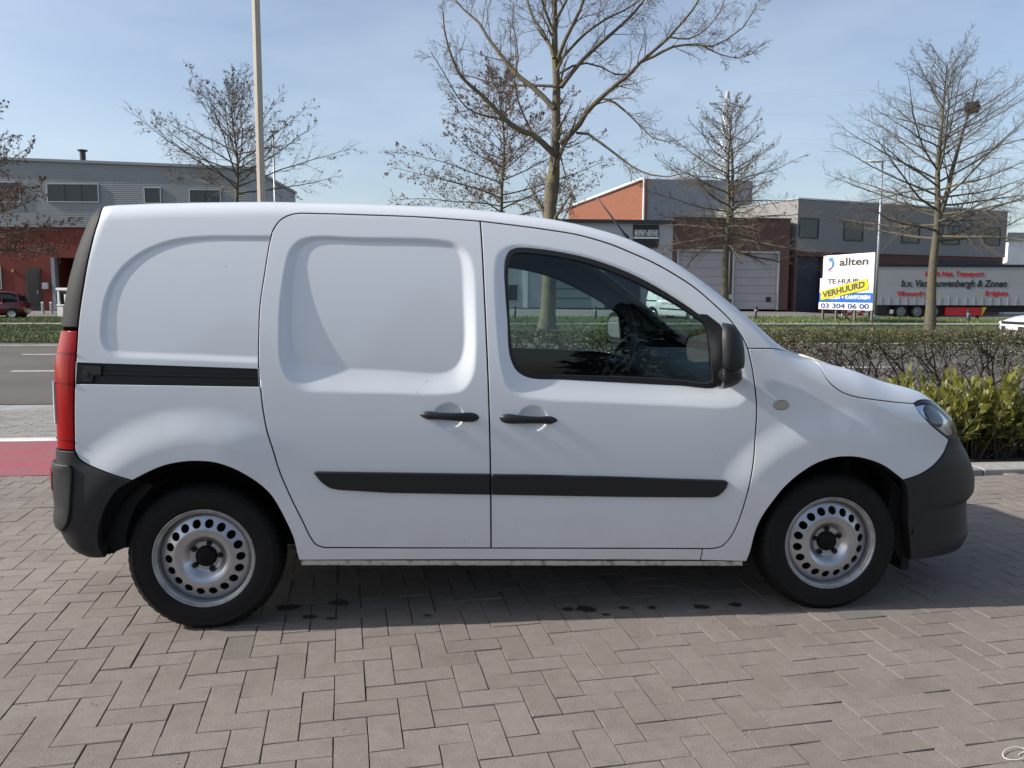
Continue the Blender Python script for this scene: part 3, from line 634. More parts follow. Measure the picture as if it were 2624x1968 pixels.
def handle(px0, px1, flip, parent):
    a, b = uv([px0, px1]); m = MB(); n = 26; V = []; K = 12
    for i in range(n+1):
        t = i/n; u, v = a+(b-a)*t
        s = t if not flip else 1-t
        hh = float(np.interp(s, [0, .04, .10, .22, .3, .5, .72, .80, .88, .95, 1], [.004, .014, .0195, .0205, .018, .0155, .0145, .0175, .0165, .011, .003]))
        out = float(np.interp(s, [0, .05, .15, .35, .5, .65, .85, .95, 1], [.000, .010, .018, .024, .025, .024, .018, .010, .0]))
        back = float(np.interp(s, [0, .18, .26, .5, .74, .82, 1], [-.01, -.01, .008, .010, .008, -.01, -.01]))
        S_ = S.feats; S.feats = S_[:-2]; p = surf0(np.array([u]), np.array([v]))[0]; nn = normals(np.array([u]), np.array([v]))[0]; S.feats = S_
        for k in range(K):
            q = 2*PI*k/K; c, s2 = math.cos(q), math.sin(q); mid = (out+back)/2; hd = max((out-back)/2, .003)
            V.append(p+nn*(mid+hd*math.copysign(abs(c)**.8, c))+np.array([0, 0, 1])*hh*math.copysign(abs(s2)**.8, s2))
    m.add(V, [(i*K+k, i*K+(k+1) % K, (i+1)*K+(k+1) % K, (i+1)*K+k) for i in range(n) for k in range(K)]+[tuple(range(K)), tuple(n*K+k for k in range(K))])
    return m.build('door_handle', M_TRIM, parent, True)
handle((1076, 1063), (1228, 1070), True, sdoor); handle((1280, 1072), (1429, 1077), False, fdoor)
c = uv([(2002, 1038)])[0]; t_ = np.linspace(0, 2*PI, 33)[:-1]
ind = panel('side_indicator', np.stack([c[0]+.036*np.cos(t_), c[1]+.0205*np.sin(t_)], -1), M_AMBER, fender, h=.01, gap=0, bev=.004, depth=.01, off=.006)
panel('indicator_rim', np.stack([c[0]+.0375*np.cos(t_), c[1]+.022*np.sin(t_)], -1), M_SEAL_SHADE, ind, h=.01, gap=0, bev=.001, depth=.006, off=.001)
ppan('mirror_base', [(1790,803),(1812,806),(1845,832),(1866,872),(1866,950),(1850,992),(1829,985),(1822,900),(1815,845),(1806,828)], M_TRIM, fdoor, .006, .004, .02)
def mirror_part(name, rows, yc, m):
    b = MB(); V = []; K = 20
    for (pxl, pxr, y, hw, yo) in rows:
        pl = vplane(arr([pxl, pxr]), arr([y, y]), yc+yo); x0, x1, z = pl[0, 0], pl[1, 0], pl[0, 2]
        for k in range(K):
            q = 2*PI*k/K; c, s = math.cos(q), math.sin(q)
            ss = math.copysign(abs(s)**.7, s); flat = x0+.45*hw*(1+ss); xx = flat+(x1-flat)*c**.75 if c > 0 else flat
            V.append((min(xx, max(x1, flat)), yc+yo+hw*math.copysign(abs(s)**.7, s), z))
    n = len(rows)
    b.add(V, [(i*K+k, i*K+(k+1) % K, (i+1)*K+(k+1) % K, (i+1)*K+k) for i in range(n-1) for k in range(K)]+[tuple(range(K)), tuple((n-1)*K+k for k in range(K))])
    return b.build(name, m, van, True)
my = -1.01
mh = mirror_part('mirror_housing', [(1846,1858,827.5,.02,0),(1839,1872,830,.05,0),(1835,1881,838,.072,0),(1832,1889,850,.088,0),(1829.5,1895,868,.098,0),(1828.5,1899.5,895,.103,0),(1829,1900.5,920,.103,0),(1831,1899,938,.100,0),(1833,1893,943,.094,0)], my, M_PLAST)
ml = mirror_part('mirror_foot', [(1834,1889,942,.085,.012),(1836,1894,948,.088,.015),(1838,1893.5,966,.085,.02),(1840,1887,980,.07,.025),(1843,1873,990,.045,.03),(1848,1860,994.5,.02,.03)], my, M_TRIM)
g = MB(); pz = vplane(arr([1829]*2), arr([846, 930]), my)
g.prism([(0, 0), (0, 0), (0, 0)], 0, 0) if False else None
t_ = np.linspace(0, 2*PI, 41)[:-1]; zc_, hz = (pz[0, 2]+pz[1, 2])/2, (pz[0, 2]-pz[1, 2])/2
V = [(pz[0, 0]-.003+.45*(.103+.088*math.copysign(abs(math.cos(a))**.6, math.cos(a))), my+.088*math.copysign(abs(math.cos(a))**.6, math.cos(a)), zc_+hz*math.copysign(abs(math.sin(a))**.6, math.sin(a))) for a in t_]
g.add(V, [tuple(range(40))]); g.build('mirror_glass', M_MIRR, mh)
arm = MB(); a1 = vplane(arr([1862]), arr([962]), -.90)[0]; arm.tube([a1+[0, .04, 0], a1, a1+[-.005, -.06, .0], a1+[-.01, -.1, .01]], [.035, .033, .035, .04], 10); arm.build('mirror_arm', M_TRIM, van, True)
# sill flange with seam dirt
sf = MB(); q = uv([(771,1438),(1905,1440)]); zt1 = q[:, 1]
xs_ = np.linspace(q[0, 0], q[1, 0]-.0, 60); zs_ = np.linspace(zt1[0], zt1[1], 60)
V = []
for x, z in zip(xs_, zs_):
    yb = -float(base_w(z))+.012
    V += [(x, yb, z), (x, yb-.002, z-.021+.002*rnd.random()), (x, yb+.006, z-.022)]
sf.add(V, [(3*i+k, 3*i+3+k, 3*i+4+k, 3*i+1+k) for i in range(59) for k in (0, 1)])
M_DIRTY = mat('dirty_sill_flange', (.55, .54, .51), .6, col2=(.16, .14, .12), nscale=30, detail=9); M_DIRTY.node_tree.nodes['Color Ramp'].color_ramp.elements[0].position = .5; M_DIRTY.node_tree.nodes['Color Ramp'].color_ramp.elements[1].position = .72
sf.build('sill_flange', M_DIRTY, van, True)
# mirrored copies for the far side
def mirror_children(src):
    for ch in list(src.children):
        if ch.name.split('.')[0] in ('tail_door',): continue
        c = ch.copy(); COL.objects.link(c); c.parent = van; c.scale = (1, -1, 1)
        for g2 in list(ch.children):
            d = g2.copy(); COL.objects.link(d); d.parent = c
            for g3 in list(g2.children):
                pass
NEAR = list(van.children)
mirror_children(van)
# --- under the skin: door linings, cabin, underbody
lin = panel('roof_lining', shell, M_CABIN, van, holes=[inset(rail, -.01)], h=.04, gap=-.004, rim=False, off=-.045, feats=False)
c_ = lin.copy(); COL.objects.link(c_); c_.parent = van; c_.scale = (1, -1, 1)
for o_, m_ in ((inset(slide, -.012), M_BLACK),):
    a_ = panel('door_lining', o_, m_, van, h=.04, gap=0, rim=False, off=-.05, feats=False); c_ = a_.copy(); COL.objects.link(c_); c_.parent = van; c_.scale = (1, -1, 1)
a_ = panel('door_lining', inset(fdoor_l, -.012), M_DASH, van, holes=[inset(frame, .006)], h=.03, gap=0, bev=.001, depth=.03, rim=False, off=-.045, feats=True); c_ = a_.copy(); COL.objects.link(c_); c_.parent = van; c_.scale = (1, -1, 1)
a_ = panel('fender_liner', inset(fender_l, -.006), M_BLACK, van, h=.04, gap=0, rim=False, off=-.045, feats=False); c_ = a_.copy(); COL.objects.link(c_); c_.parent = van; c_.scale = (1, -1, 1)
ub = MB(); ub.box((.42, -.80, .24), (2.25, .80, .34)); ub.box((-.5, -.55, .26), (3.35, .55, .42)); ub.box((-.58, -.68, .40), (-.40, .68, .9)); ub.box((2.9, -.6, .3), (3.2, .6, .9))
ub.build('underbody', M_BLACK, van)
for cx_ in (0, WB):
    for sg in (-1, 1):
        b = MB(); V = []; n = 30
        for i in range(n+1):
            a = math.radians(-115+230*i/n); r = .392
            for y, rr in ((sg*.868, r), (sg*.84, r+.015), (sg*.52, r+.015)):
                V.append((cx_+rr*math.sin(a), y, max(.305+rr*math.cos(a), .335)))
        b.add(V, [(3*i+k, 3*i+3+k, 3*i+4+k, 3*i+1+k) for i in range(n) for k in (0, 1)])
        V2 = [(cx_+.41*math.sin(math.radians(-115+230*i/n)), sg*.52, max(.305+.41*math.cos(math.radians(-115+230*i/n)), .335)) for i in range(n+1)]
        b.add(V2, [tuple(range(n+1))]); b.build('wheel_housing', M_BLACK, van, True)
    ax = MB(); ax.tube([(cx_, -.7, .3), (cx_, .7, .3)], .05, 8); ax.build('axle', M_BLACK, van)
fl = MB(); fl.box((.95, -.8, .36), (2.6, .8, .40)); fl.build('cabin_floor', M_DASH, van)
pt = MB(); V = [(1.0, y, z) for z, y in ((.4, -.82), (1.1, -.82), (1.5, -.76), (1.66, -.70), (1.70, -.5), (1.70, .5), (1.66, .70), (1.5, .76), (1.1, .82), (.4, .82))]
pt.add(V, [tuple(range(10))]); pt.build('bulkhead', M_CABIN, van)
# dashboard: a lofted moulding across the cabin
db = MB(); prof = [(2.10, .62), (2.06, .80), (2.10, .95), (2.16, 1.02), (2.24, 1.05), (2.45, 1.045), (2.72, 1.03), (2.80, 1.0), (2.80, .6)]
V = []; ny = 16
for k in range(ny+1):
    y = -.82+1.64*k/ny
    hump = .05*math.exp(-((y-.36)/.16)**2)
    for (x, z) in prof: V.append((x-(hump*1.2 if x < 2.3 else 0), y, z+(hump if z > 1.0 and x < 2.5 else 0)))
n = len(prof)
db.add(V, [(k*n+i, k*n+(i+1) % n, (k+1)*n+(i+1) % n, (k+1)*n+i) for k in range(ny) for i in range(n)]); dsh = db.build('dashboard', M_DASH, van, True)
sw = MB(); R_ = .185; cen = np.array([2.0, .37, 1.0]); axis_t = math.radians(28)
ex = np.array([0, 1.0, 0]); ey = np.array([math.sin(axis_t), 0, math.cos(axis_t)]); 
ring = [cen+R_*(math.cos(a)*ex+math.sin(a)*ey) for a in np.linspace(0, 2*PI, 41)]
sw.tube(ring, .0155, 8, cap=False)
for a in (0.05, PI-.05, -PI/2): sw.tube([cen+np.array([.02, 0, -.01]), cen+.95*R_*(math.cos(a)*ex+math.sin(a)*ey)], [.03, .014], 6)
sw.lathe([(0, -.025), (.05, -.02), (.06, 0), (.05, .02)], 16, 'x', tuple(cen+np.array([.01, 0, 0]))); sw.tube([cen, cen+np.array([.3, 0, -.16])], [.03, .035], 8)
sw.build('steering_wheel', M_DASH, van, True)
def seat(y):
    s = MB()
    V = []; K = 14; rows = [(1.18,.72,.23,.05),(1.14,.80,.24,.07),(1.11,.95,.245,.075),(1.08,1.10,.23,.07),(1.06,1.19,.18,.055),(1.055,1.22,.12,.03)]
    for (x, z, hw, th) in rows:
        for k in range(K):
            q = 2*PI*k/K; V.append((x+th*math.copysign(abs(math.cos(q))**.7, math.cos(q)), y+hw*math.copysign(abs(math.sin(q))**.7, math.sin(q)), z))
    s.add(V, [(i*K+k, i*K+(k+1) % K, (i+1)*K+(k+1) % K, (i+1)*K+k) for i in range(len(rows)-1) for k in range(K)]+[tuple(range(K)), tuple((len(rows)-1)*K+k for k in range(K))])
    s.bbox((1.10, y-.25, .55), (1.62, y+.25, .72), .05); o = s.build('seat', M_SEATF, van, True)
seat(-.37); seat(.37)
# --- wheels
def rim_y(r): return np.interp(r, [.030,.060,.066,.074,.090,.108,.122,.134,.150,.166,.178,.186], [.050,.050,.047,.038,.020,.0125,.0135,.019,.027,.034,.040,.050])
_rr = np.linspace(.02, .19, 300); _ry = gsm(rim_y(_rr), 5)
def disc_fn(u, v): r = np.sqrt(u*u+v*v); return np.stack([u, np.interp(r, _rr, _ry), v], -1)
def make_wheel():
    wh = empty('wheel'); wh.parent = van
    n = 168; prof = [(.203,.022),(.210,.010),(.216,.0055),(.222,.004),(.240,.001),(.262,0),(.279,.003),(.2815,.0015),(.284,.005),(.296,.013),(.3045,.022),(.3105,.033),(.3155,.048),(.3165,.060),(.3165,.066),(.3165,.0975),(.3165,.129),(.3165,.135),(.3155,.147),(.3105,.162),(.3045,.173),(.282,.190),(.262,.195),(.21,.185)]
    b = MB(); V = []
    for i, (r, y) in enumerate(prof):
        for k in range(n):
            q = 2*PI*(k+(.0 if i < 9 else .35*(i-9)))/n; r2 = r
            if i in (10, 11, 12, 18, 19) and k % 3 == 0: r2 = r-.006
            if i in (13, 17): r2 = r-.007
            if i == 15: r2 = r-.006
            if i == 4 and k % 84 < 20: r2 = r
            V.append((r2*math.sin(q), y, max(r2*math.cos(q), -.3045)))
    m = len(prof)
    b.add(V, [(i*n+k, i*n+(k+1) % n, (i+1)*n+(k+1) % n, (i+1)*n+k) for i in range(m-1) for k in range(n)])
    b.build('tyre', M_TYRE, wh, True)
    b = MB(); b.lathe([(.209,.024),(.2095,.015),(.2085,.009),(.205,.0065),(.2015,.008),(.200,.013),(.197,.0165),(.193,.017),(.190,.020),(.189,.026),(.1885,.040),(.187,.060),(.187,.17)], 96, 'y')
    rim = b.build('rim', M_WORN, wh, True)
    t = np.linspace(0, 2*PI, 97)[:-1]; outer = np.stack([.187*np.cos(t), .187*np.sin(t)], -1); hub = np.stack([.040*np.cos(t[::4]), .033*np.sin(t[::4])], -1)
    tt = np.linspace(0, 2*PI, 19)[:-1]; holes = [hub]
    for k in range(18):
        a = 2*PI*k/18+.02; c = np.array([math.cos(a), math.sin(a)])*.146; holes.append(np.stack([c[0]+.0172*np.cos(tt), c[1]+.0172*np.sin(tt)], -1))
    panel('wheel_disc', outer, M_SILV, wh, holes=holes, h=.0065, gap=0, bev=.0012, depth=.006, fn=disc_fn)
    b = MB(); b.lathe([(.0, .028), (.030, .030), (.041, .036), (.0445, .045), (.0445, .06)], 32, 'y'); b.build('centre_cap', M_CAP, wh, True)
    for k in range(5):
        a = 2*PI*k/5+.25; c = (.057*math.sin(a), 0, .057*math.cos(a))
        b = MB(); b.lathe([(0, .036), (.009, .036), (.0115, .039), (.0120, .052), (.0145, .053)], 6, 'y', c); b.build('wheel_bolt', M_BOLT, wh)
    b = MB(); b.lathe([(0, .085), (.17, .085), (.186, .1)], 40, 'y'); b.build('brake_drum', M_BLACK, wh)
    return wh
w0 = make_wheel()
def copy_tree(o, parent):
    c = o.copy(); COL.objects.link(c); c.parent = parent
    for ch in list(o.children): copy_tree(ch, c)
    return c
w0.location = (0, -TYRE_Y, .305)
w1 = copy_tree(w0, van); w1.location = (WB, -TYRE_Y, .305); w1.rotation_euler = (0, 2.1, 0)
for src in (w1,):                                  # the tread stays flat on the ground: turn only the disc, not the tyre
    src.rotation_euler = (0, 0, math.radians(0))
    for ch in src.children:
        if not ch.name.startswith('tyre'): ch.rotation_euler = (0, .95, 0)
for x in (0, WB):
    c = copy_tree(w0, van); c.location = (x, TYRE_Y, .305); c.scale = (1, -1, 1)
b = MB(); q = vplane(arr([343,300,270,250,250,275,318,318,330,350,390]), arr([1229,1250,1290,1340,1400,1424,1406,1380,1330,1290,1245]), -.85); b.prism([(p[0], p[2]) for p in q], -.835, -.5); b.build('arch_liner', M_BLACK, van)
b = MB(); q = vplane(arr([2300,2330,2345,2345,2318,2296,2290]), arr([1225,1240,1300,1430,1440,1400,1300]), -.83); b.prism([(p[0], p[2]) for p in q], -.79, -.5); b.build('arch_liner', M_BLACK, van)
b = MB(); q = vplane(arr([2310, 2328]), arr([1440, 1460]), -.80); b.box((q[0, 0], -.80, q[1, 2]), (q[1, 0], -.60, q[0, 2]+.1)); b.build('mud_flap', M_BLACK, van)
# roof aerial
a0_, a1_ = vplane(arr([1606, 1529]), arr([607, 505]), 0.0)
an = MB(); an.tube([a0_+[0, 0, -.03], a0_, a0_+(a1_-a0_)*.1, a1_], [.02, .014, .006, .0035], 8); an.build('roof_aerial', M_TRIM, van, True)
# ================================================================== GROUND
BETA = VAN_PSI; E1 = np.array([math.cos(BETA), math.sin(BETA), 0]); E2 = np.array([-math.sin(BETA), math.cos(BETA), 0])
def st(a, q, z=0.0): return tuple(E1*a+E2*q+np.array([0, 0, z]))          # street frame: a along, q across
def gq(px, py): p = ground(arr([px]), arr([py]))[0]; return float(p@E1), float(p@E2)
def ground_h(X, Y):
    t = min(max((Y-46)/10., 0), 1); t = t*t*(3-2*t)
    return t*float(np.interp(X, [-40, -10, 10, 20, 27, 30], [.72, .6, .40, .30, -.02, -.08]))
def nodes(m): return m.node_tree, m.node_tree.nodes['Principled BSDF']
def ground_mat(name, c1, c2, scale, rough=.9, c3=None, s3=1.2, bump=.3, bscale=120):
    m = mat(name, c1, rough, col2=c2, nscale=scale, detail=8, bump=bump, bscale=bscale)
    if c3:                                              # broad stains over the fine grain
        t, b = nodes(m); r = t.nodes['Color Ramp']; tc = t.nodes['Texture Coordinate']
        n = t.nodes.new('ShaderNodeTexNoise'); n.inputs['Scale'].default_value = s3; n.inputs['Detail'].default_value = 5; t.links.new(tc.outputs['Object'], n.inputs['Vector'])
        rr = t.nodes.new('ShaderNodeMapRange'); rr.inputs[1].default_value = .42; rr.inputs[2].default_value = .72; t.links.new(n.outputs['Fac'], rr.inputs[0])
        mx = t.nodes.new('ShaderNodeMix'); mx.data_type = 'RGBA'; t.links.new(rr.outputs[0], mx.inputs[0]); t.links.new(r.outputs[0], mx.inputs[6]); mx.inputs[7].default_value = (*c3, 1)
        t.links.new(mx.outputs[2], b.inputs['Base Color'])
    return m
M_EARTH = ground_mat('yard_concrete', (.17, .16, .15), (.22, .21, .20), 3.0, c3=(.13, .125, .12), s3=.2)
M_ASPH = ground_mat('asphalt', (.094, .081, .070), (.150, .133, .118), 60.0, c3=(.092, .080, .070), s3=.5, bump=.6, bscale=150)
M_SOIL = ground_mat('bed_soil', (.05, .036, .025), (.11, .085, .06), 14.0, bump=1.0, bscale=40)
M_REDP = ground_mat('red_cycle_paint', (.26, .055, .070), (.33, .085, .10), 30.0, c3=(.22, .10, .105), s3=2.5)
M_LINE = ground_mat('road_line_paint', (.60, .59, .57), (.74, .73, .71), 12.0, c3=(.42, .41, .40), s3=2.0)
M_CONC = ground_mat('kerb_concrete', (.27, .26, .245), (.36, .35, .335), 20.0, c3=(.20, .19, .18), s3=1.5)
M_TURF = ground_mat('turf_soil', (.05, .075, .02), (.11, .135, .042), 2.5, c3=(.12, .115, .05), s3=.5, bump=1.0, bscale=12)
M_JOINT = ground_mat('joint_sand', (.050, .044, .038), (.085, .076, .066), 40.0, c3=(.045, .052, .025), s3=1.1)
# base ground: one sheet to the horizon
gm_ = MB(); ys = list(np.arange(-30, 44, 6))+list(np.arange(44, 60, 1.5))+[70, 100, 200, 600, 2500]; xs = [-2500, -400, -120]+list(np.arange(-60, 61, 4.0))+[120, 400, 2500]
V = [(x, y, ground_h(x, y)-.05) for y in ys for x in xs]; nx = len(xs)
gm_.add(V, [(j*nx+i, j*nx+i+1, (j+1)*nx+i+1, (j+1)*nx+i) for j in range(len(ys)-1) for i in range(nx-1)])
setp(gm_.build('ground', M_EARTH, None, True), kind='structure')
def strip(name, a0, a1, q0, q1, z, m, parent=None, n=1):
    b = MB(); V = []
    for i in range(n+1):
        a = a0+(a1-a0)*i/n; V += [st(a, q0, z), st(a, q1, z)]
    b.add(V, [(2*i, 2*i+2, 2*i+3, 2*i+1) for i in range(n)]); o = b.build(name, m, parent)
    if parent is None: o['kind'] = 'structure'
    return o
Q = lambda y, x=70: gq(x, y)[1]
q_red0, q_red1, q_wh, q_gut0, q_asp0 = Q(1220), Q(1132), Q(1123), Q(1051), Q(1033)
q_d1, q_d2, q_edge, q_asp1 = Q(947), Q(905), Q(882), Q(876)
q_p0, q_p1, q_g1 = Q(831.5), Q(827), 48.5
# road with its markings
strip('road', -120, 120, q_asp0, q_asp1, -.03, M_ASPH)
rm = strip('edge_line', -120, 120, q_edge-.10, q_edge+.10, -.026, M_LINE, bpy.data.objects['road'])
for k, (qq, x0) in enumerate(((q_d1, 30), (q_d2, 57))):
    a0 = gq(x0, 947 if k == 0 else 905)[0]
    for j in range(-2, 5): strip('lane_dash', a0+j*12.0, a0+j*12.0+5.0, qq-.075, qq+.075, -.026, M_LINE, bpy.data.objects['road'])
# rough asphalt edge against the gutter
b = MB(); V = []; n = 160
for i in range(n+1):
    a = -16+24*i/n; V += [st(a, q_asp0-.03-.03*rnd.random(), -.034), st(a, q_asp0-.01+.02*rnd.random(), -.012), st(a, q_asp0+.10+.05*rnd.random(), -.0255)]
b.add(V, [(3*i+k, 3*i+3+k, 3*i+4+k, 3*i+1+k) for i in range(n) for k in (0, 1)]); b.build('broken_edge', mat('dark_asphalt_edge', (.03, .028, .027), .95, noise=.4, nscale=30), bpy.data.objects['road'])
strip('gutter', -16, 10, q_gut0, q_asp0+.02, -.034, M_CONC, None, 1)
gut = bpy.data.objects['gutter']
for k in range(30):                                                   # cast gutter stones with open joints
    a = -15.6+k*.85; bb = MB(); P = [st(a+.006, q_gut0+.01), st(a+.844, q_gut0+.01), st(a+.844, q_asp0-.03), st(a+.006, q_asp0-.03)]
    bb.add([(p[0], p[1], -.033) for p in P]+[(p[0], p[1], -.020) for p in P], [(4, 5, 6, 7), (0, 1, 5, 4), (1, 2, 6, 5), (2, 3, 7, 6), (3, 0, 4, 7)]); bb.build('gutter_stone', M_CONC, gut)
strip('cycle_path', -18, 0.4, q_red0, q_red1, .004, M_REDP)
strip('path_line', -18, 0.4, q_red1, q_wh, .0055, M_LINE, bpy.data.objects['cycle_path'])
strip('verge', -120, 120, q_asp1, q_p0, -.01, M_TURF); strip('footpath', -120, 120, q_p0, q_p1, .0, M_CONC)
vg = MB(); V = []
aa = np.linspace(-110, 110, 80); qq_ = [q_p1, 42, 45, 47, q_g1]
for q in qq_:
    for a in aa: X, Y, _ = st(a, q); V.append((X, Y, ground_h(X, Y)-.02+.02*math.sin(a*.7)))
vg.add(V, [(j*80+i, j*80+i+1, (j+1)*80+i+1, (j+1)*80+i) for j in range(4) for i in range(79)]); setp(vg.build('far_verge', M_TURF, None, True), kind='structure')
q_k0 = gq(2550, 1213)[1]; q_k1 = gq(2550, 1194)[1]
strip('planting_bed', .3, 30, q_k1, q_asp0, -.005, M_SOIL)
# paving: herringbone blocks, the nearest 300 as objects of their own
GAM = math.radians(11.6); B1 = np.array([math.cos(GAM), math.sin(GAM)]); B2 = np.array([-math.sin(GAM), math.cos(GAM)]); BS = .1075
def brick_mat(name, c1, c2, c3):
    m = bpy.data.materials.new(name); m.use_nodes = True; t, b = nodes(m); N = t.nodes.new; Lk = t.links.new
    at_ = N('ShaderNodeAttribute'); at_.attribute_name = 'tint'; ge = N('ShaderNodeNewGeometry')
    sep = N('ShaderNodeSeparateColor'); Lk(at_.outputs['Color'], sep.inputs[0])
    n1 = N('ShaderNodeTexNoise'); n1.inputs['Scale'].default_value = 260; n1.inputs['Detail'].default_value = 3; Lk(ge.outputs['Position'], n1.inputs['Vector'])
    n2 = N('ShaderNodeTexNoise'); n2.inputs['Scale'].default_value = 2.2; n2.inputs['Detail'].default_value = 7; n2.inputs['Roughness'].default_value = .65; Lk(ge.outputs['Position'], n2.inputs['Vector'])
    n4 = N('ShaderNodeTexNoise'); n4.inputs['Scale'].default_value = 22; n4.inputs['Detail'].default_value = 6; Lk(ge.outputs['Position'], n4.inputs['Vector'])
    def mixc(f, a, bb):
        x = N('ShaderNodeMix'); x.data_type = 'RGBA'
        for i, v in ((0, f), (6, a), (7, bb)):
            if isinstance(v, tuple): x.inputs[i].default_value = (*v, 1)
            elif isinstance(v, float): x.inputs[i].default_value = v
            else: Lk(v, x.inputs[i])
        return x.outputs[2]
    def mr(src, a, bb, c=0., d=1.):
        x = N('ShaderNodeMapRange'); x.inputs[1].default_value = a; x.inputs[2].default_value = bb; x.inputs[3].default_value = c; x.inputs[4].default_value = d; Lk(src, x.inputs[0]); return x.outputs[0]
    col = mixc(sep.outputs[0], c1, c2)
    col = mixc(mr(sep.outputs[1], .86, .93), col, c3)
    col = mixc(mr(n4.outputs['Fac'], .35, .75, 0., .45), col, tuple(x*.7 for x in c1))
    col = mixc(mr(n2.outputs['Fac'], .5, .72, 0., .38), col, (.105, .088, .074))
    col = mixc(mr(n2.outputs['Fac'], .30, .45, .25, 0.), col, (.27, .245, .225))
    vo = N('ShaderNodeTexVoronoi'); vo.inputs['Scale'].default_value = 210; Lk(ge.outputs['Position'], vo.inputs['Vector'])
    wn = N('ShaderNodeSeparateColor'); Lk(vo.outputs['Color'], wn.inputs[0])
    gate = N('ShaderNodeMath'); gate.operation = 'MULTIPLY'; Lk(mr(vo.outputs['Distance'], .22, .12), gate.inputs[0]); Lk(mr(wn.outputs[0], .76, .80), gate.inputs[1])
    col = mixc(gate.outputs[0], col, (.55, .53, .50))                     # pale grit
    gate2 = N('ShaderNodeMath'); gate2.operation = 'MULTIPLY'; Lk(mr(vo.outputs['Distance'], .35, .2), gate2.inputs[0]); Lk(mr(wn.outputs[1], .72, .78), gate2.inputs[1])
    col = mixc(gate2.outputs[0], col, (.07, .064, .06))
    # oil drips in a row under the van
    Lk(col, b.inputs['Base Color']); b.inputs['Roughness'].default_value = .88; b.inputs['Specular IOR Level'].default_value = .35
    bp = N('ShaderNodeBump'); bp.inputs['Strength'].default_value = .6; bp.inputs['Distance'].default_value = .005; Lk(n1.outputs['Fac'], bp.inputs['Height']); Lk(bp.outputs[0], b.inputs['Normal'])
    return m, col
M_BRICK, _bc = brick_mat('paving_block', (.212, .182, .158), (.240, .208, .184), (.182, .164, .150))
def brick_geo(L_, W_, r_, seed):
    """chamfered block, top slightly uneven; origin at its centre, top at z = 0"""
    rr = random.Random(seed); g = .0015; a, c = L_/2-g, W_/2-g; ch = .0011
    tz = [rr.uniform(-.0016, .0016) for _ in range(4)]
    jt = lambda: rr.uniform(-.0012, .0012)
    top = [(-a+ch+jt(), -c+ch+jt(), tz[0]), (a-ch+jt(), -c+ch+jt(), tz[1]), (a-ch+jt(), c-ch+jt(), tz[2]), (-a+ch+jt(), c-ch+jt(), tz[3])]
    mid = [(-a, -c, tz[0]-.0035), (a, -c, tz[1]-.0035), (a, c, tz[2]-.0035), (-a, c, tz[3]-.0035)]; low = [(-a, -c, -.03), (a, -c, -.03), (a, c, -.03), (-a, c, -.03)]
    return top+mid+low, [(0, 1, 2, 3)]+[(4+i, 4+(i+1) % 4, (i+1) % 4, i) for i in range(4)]+[(8+i, 8+(i+1) % 4, 4+(i+1) % 4, 4+i) for i in range(4)]
def tint_mesh(me, cols):
    at_ = me.attributes.new('tint', 'FLOAT_COLOR', 'POINT'); at_.data.foreach_set('color', np.array(cols, 'f').ravel())
pav = strip('pavement', -14, 12, -3, q_red0+.02, -.032, M_JOINT)
pav.data.materials.clear(); pav.data.materials.append(M_JOINT)
b = MB(); b.add([st(-14, -3, -.0345), st(12, -3, -.0345), st(12, q_red0, -.0345), st(-14, q_red0, -.0345)], [(0, 1, 2, 3)])
cells = []
N_ = 84
for i in range(-N_, N_):
    for j in range(-N_, N_):
        k = (i-j) % 4
        if k == 0: cells.append(((i+1.0)*BS, (j+.5)*BS, 0))            # lies along B1
        elif k == 3: cells.append(((i+.5)*BS, (j+1.0)*BS, 1))          # lies along B2
# herringbone: cell (i,j) with (i-j)%4==0 starts a lengthwise block over (i,j),(i+1,j); ==3 starts a crosswise one over (i,j),(i,j+1)
vis = []
for (x, y, o) in cells:
    X, Y = x*B1[0]+y*B2[0], x*B1[1]+y*B2[1]+4.0
    if Y < 1.9: continue
    q = float(np.array([X, Y, 0])@E2)
    if q > q_red0+.07 and X < .6: continue
    if q > q_k0-.04 and X >= .6: continue
    p = project([X, Y, 0]); 
    if -1100 < p[0] < 3700 and p[1] < 2300: vis.append((float(np.hypot(X, Y)), X, Y, o))
vis.sort()
meshes = []
for s in range(14):
    Vb, Fb = brick_geo(2*BS, BS, 0, s); me = mesh_from('brick', Vb, Fb, M_BRICK); tint_mesh(me, [(rnd.random(), .5 if s < 13 else .95, 0, 1)]*12); meshes.append(me)
def put_brick(me, X, Y, ang, parent, z=0.0, name='brick'):
    o = bpy.data.objects.new(name, me); COL.objects.link(o); o.parent = parent
    o.location = (X, Y, z+rnd.uniform(-.0015, .0015)); o.rotation_euler = (rnd.uniform(-.004, .004), rnd.uniform(-.004, .004), ang+rnd.uniform(-.006, .006)); return o
in_front = [v for v in vis if 0 <= project([v[1], v[2], 0])[0] <= 2624 and project([v[1], v[2], 0])[1] < 2010]
first = set((v[1], v[2]) for v in in_front[:300])
BV, BF, BT = [], [], []
for (d, X, Y, o) in vis:
    ang = GAM+(PI/2 if o else 0)
    if (X, Y) in first: put_brick(meshes[13] if rnd.random() < .03 else meshes[rnd.randrange(13)], X, Y, ang, pav)
    else:
        Vb, Fb = brick_geo(2*BS, BS, 0, rnd.randrange(10**6)); c, s = math.cos(ang+rnd.uniform(-.006, .006)), math.sin(ang); base = len(BV); dz = rnd.uniform(-.0015, .0015)
        BV += [(X+c*v[0]-s*v[1], Y+s*v[0]+c*v[1], v[2]+dz) for v in Vb]; BF += [tuple(base+i for i in f) for f in Fb]; tv = rnd.random(); BT += [(tv, .95 if rnd.random() < .03 else .5, 0, 1)]*12
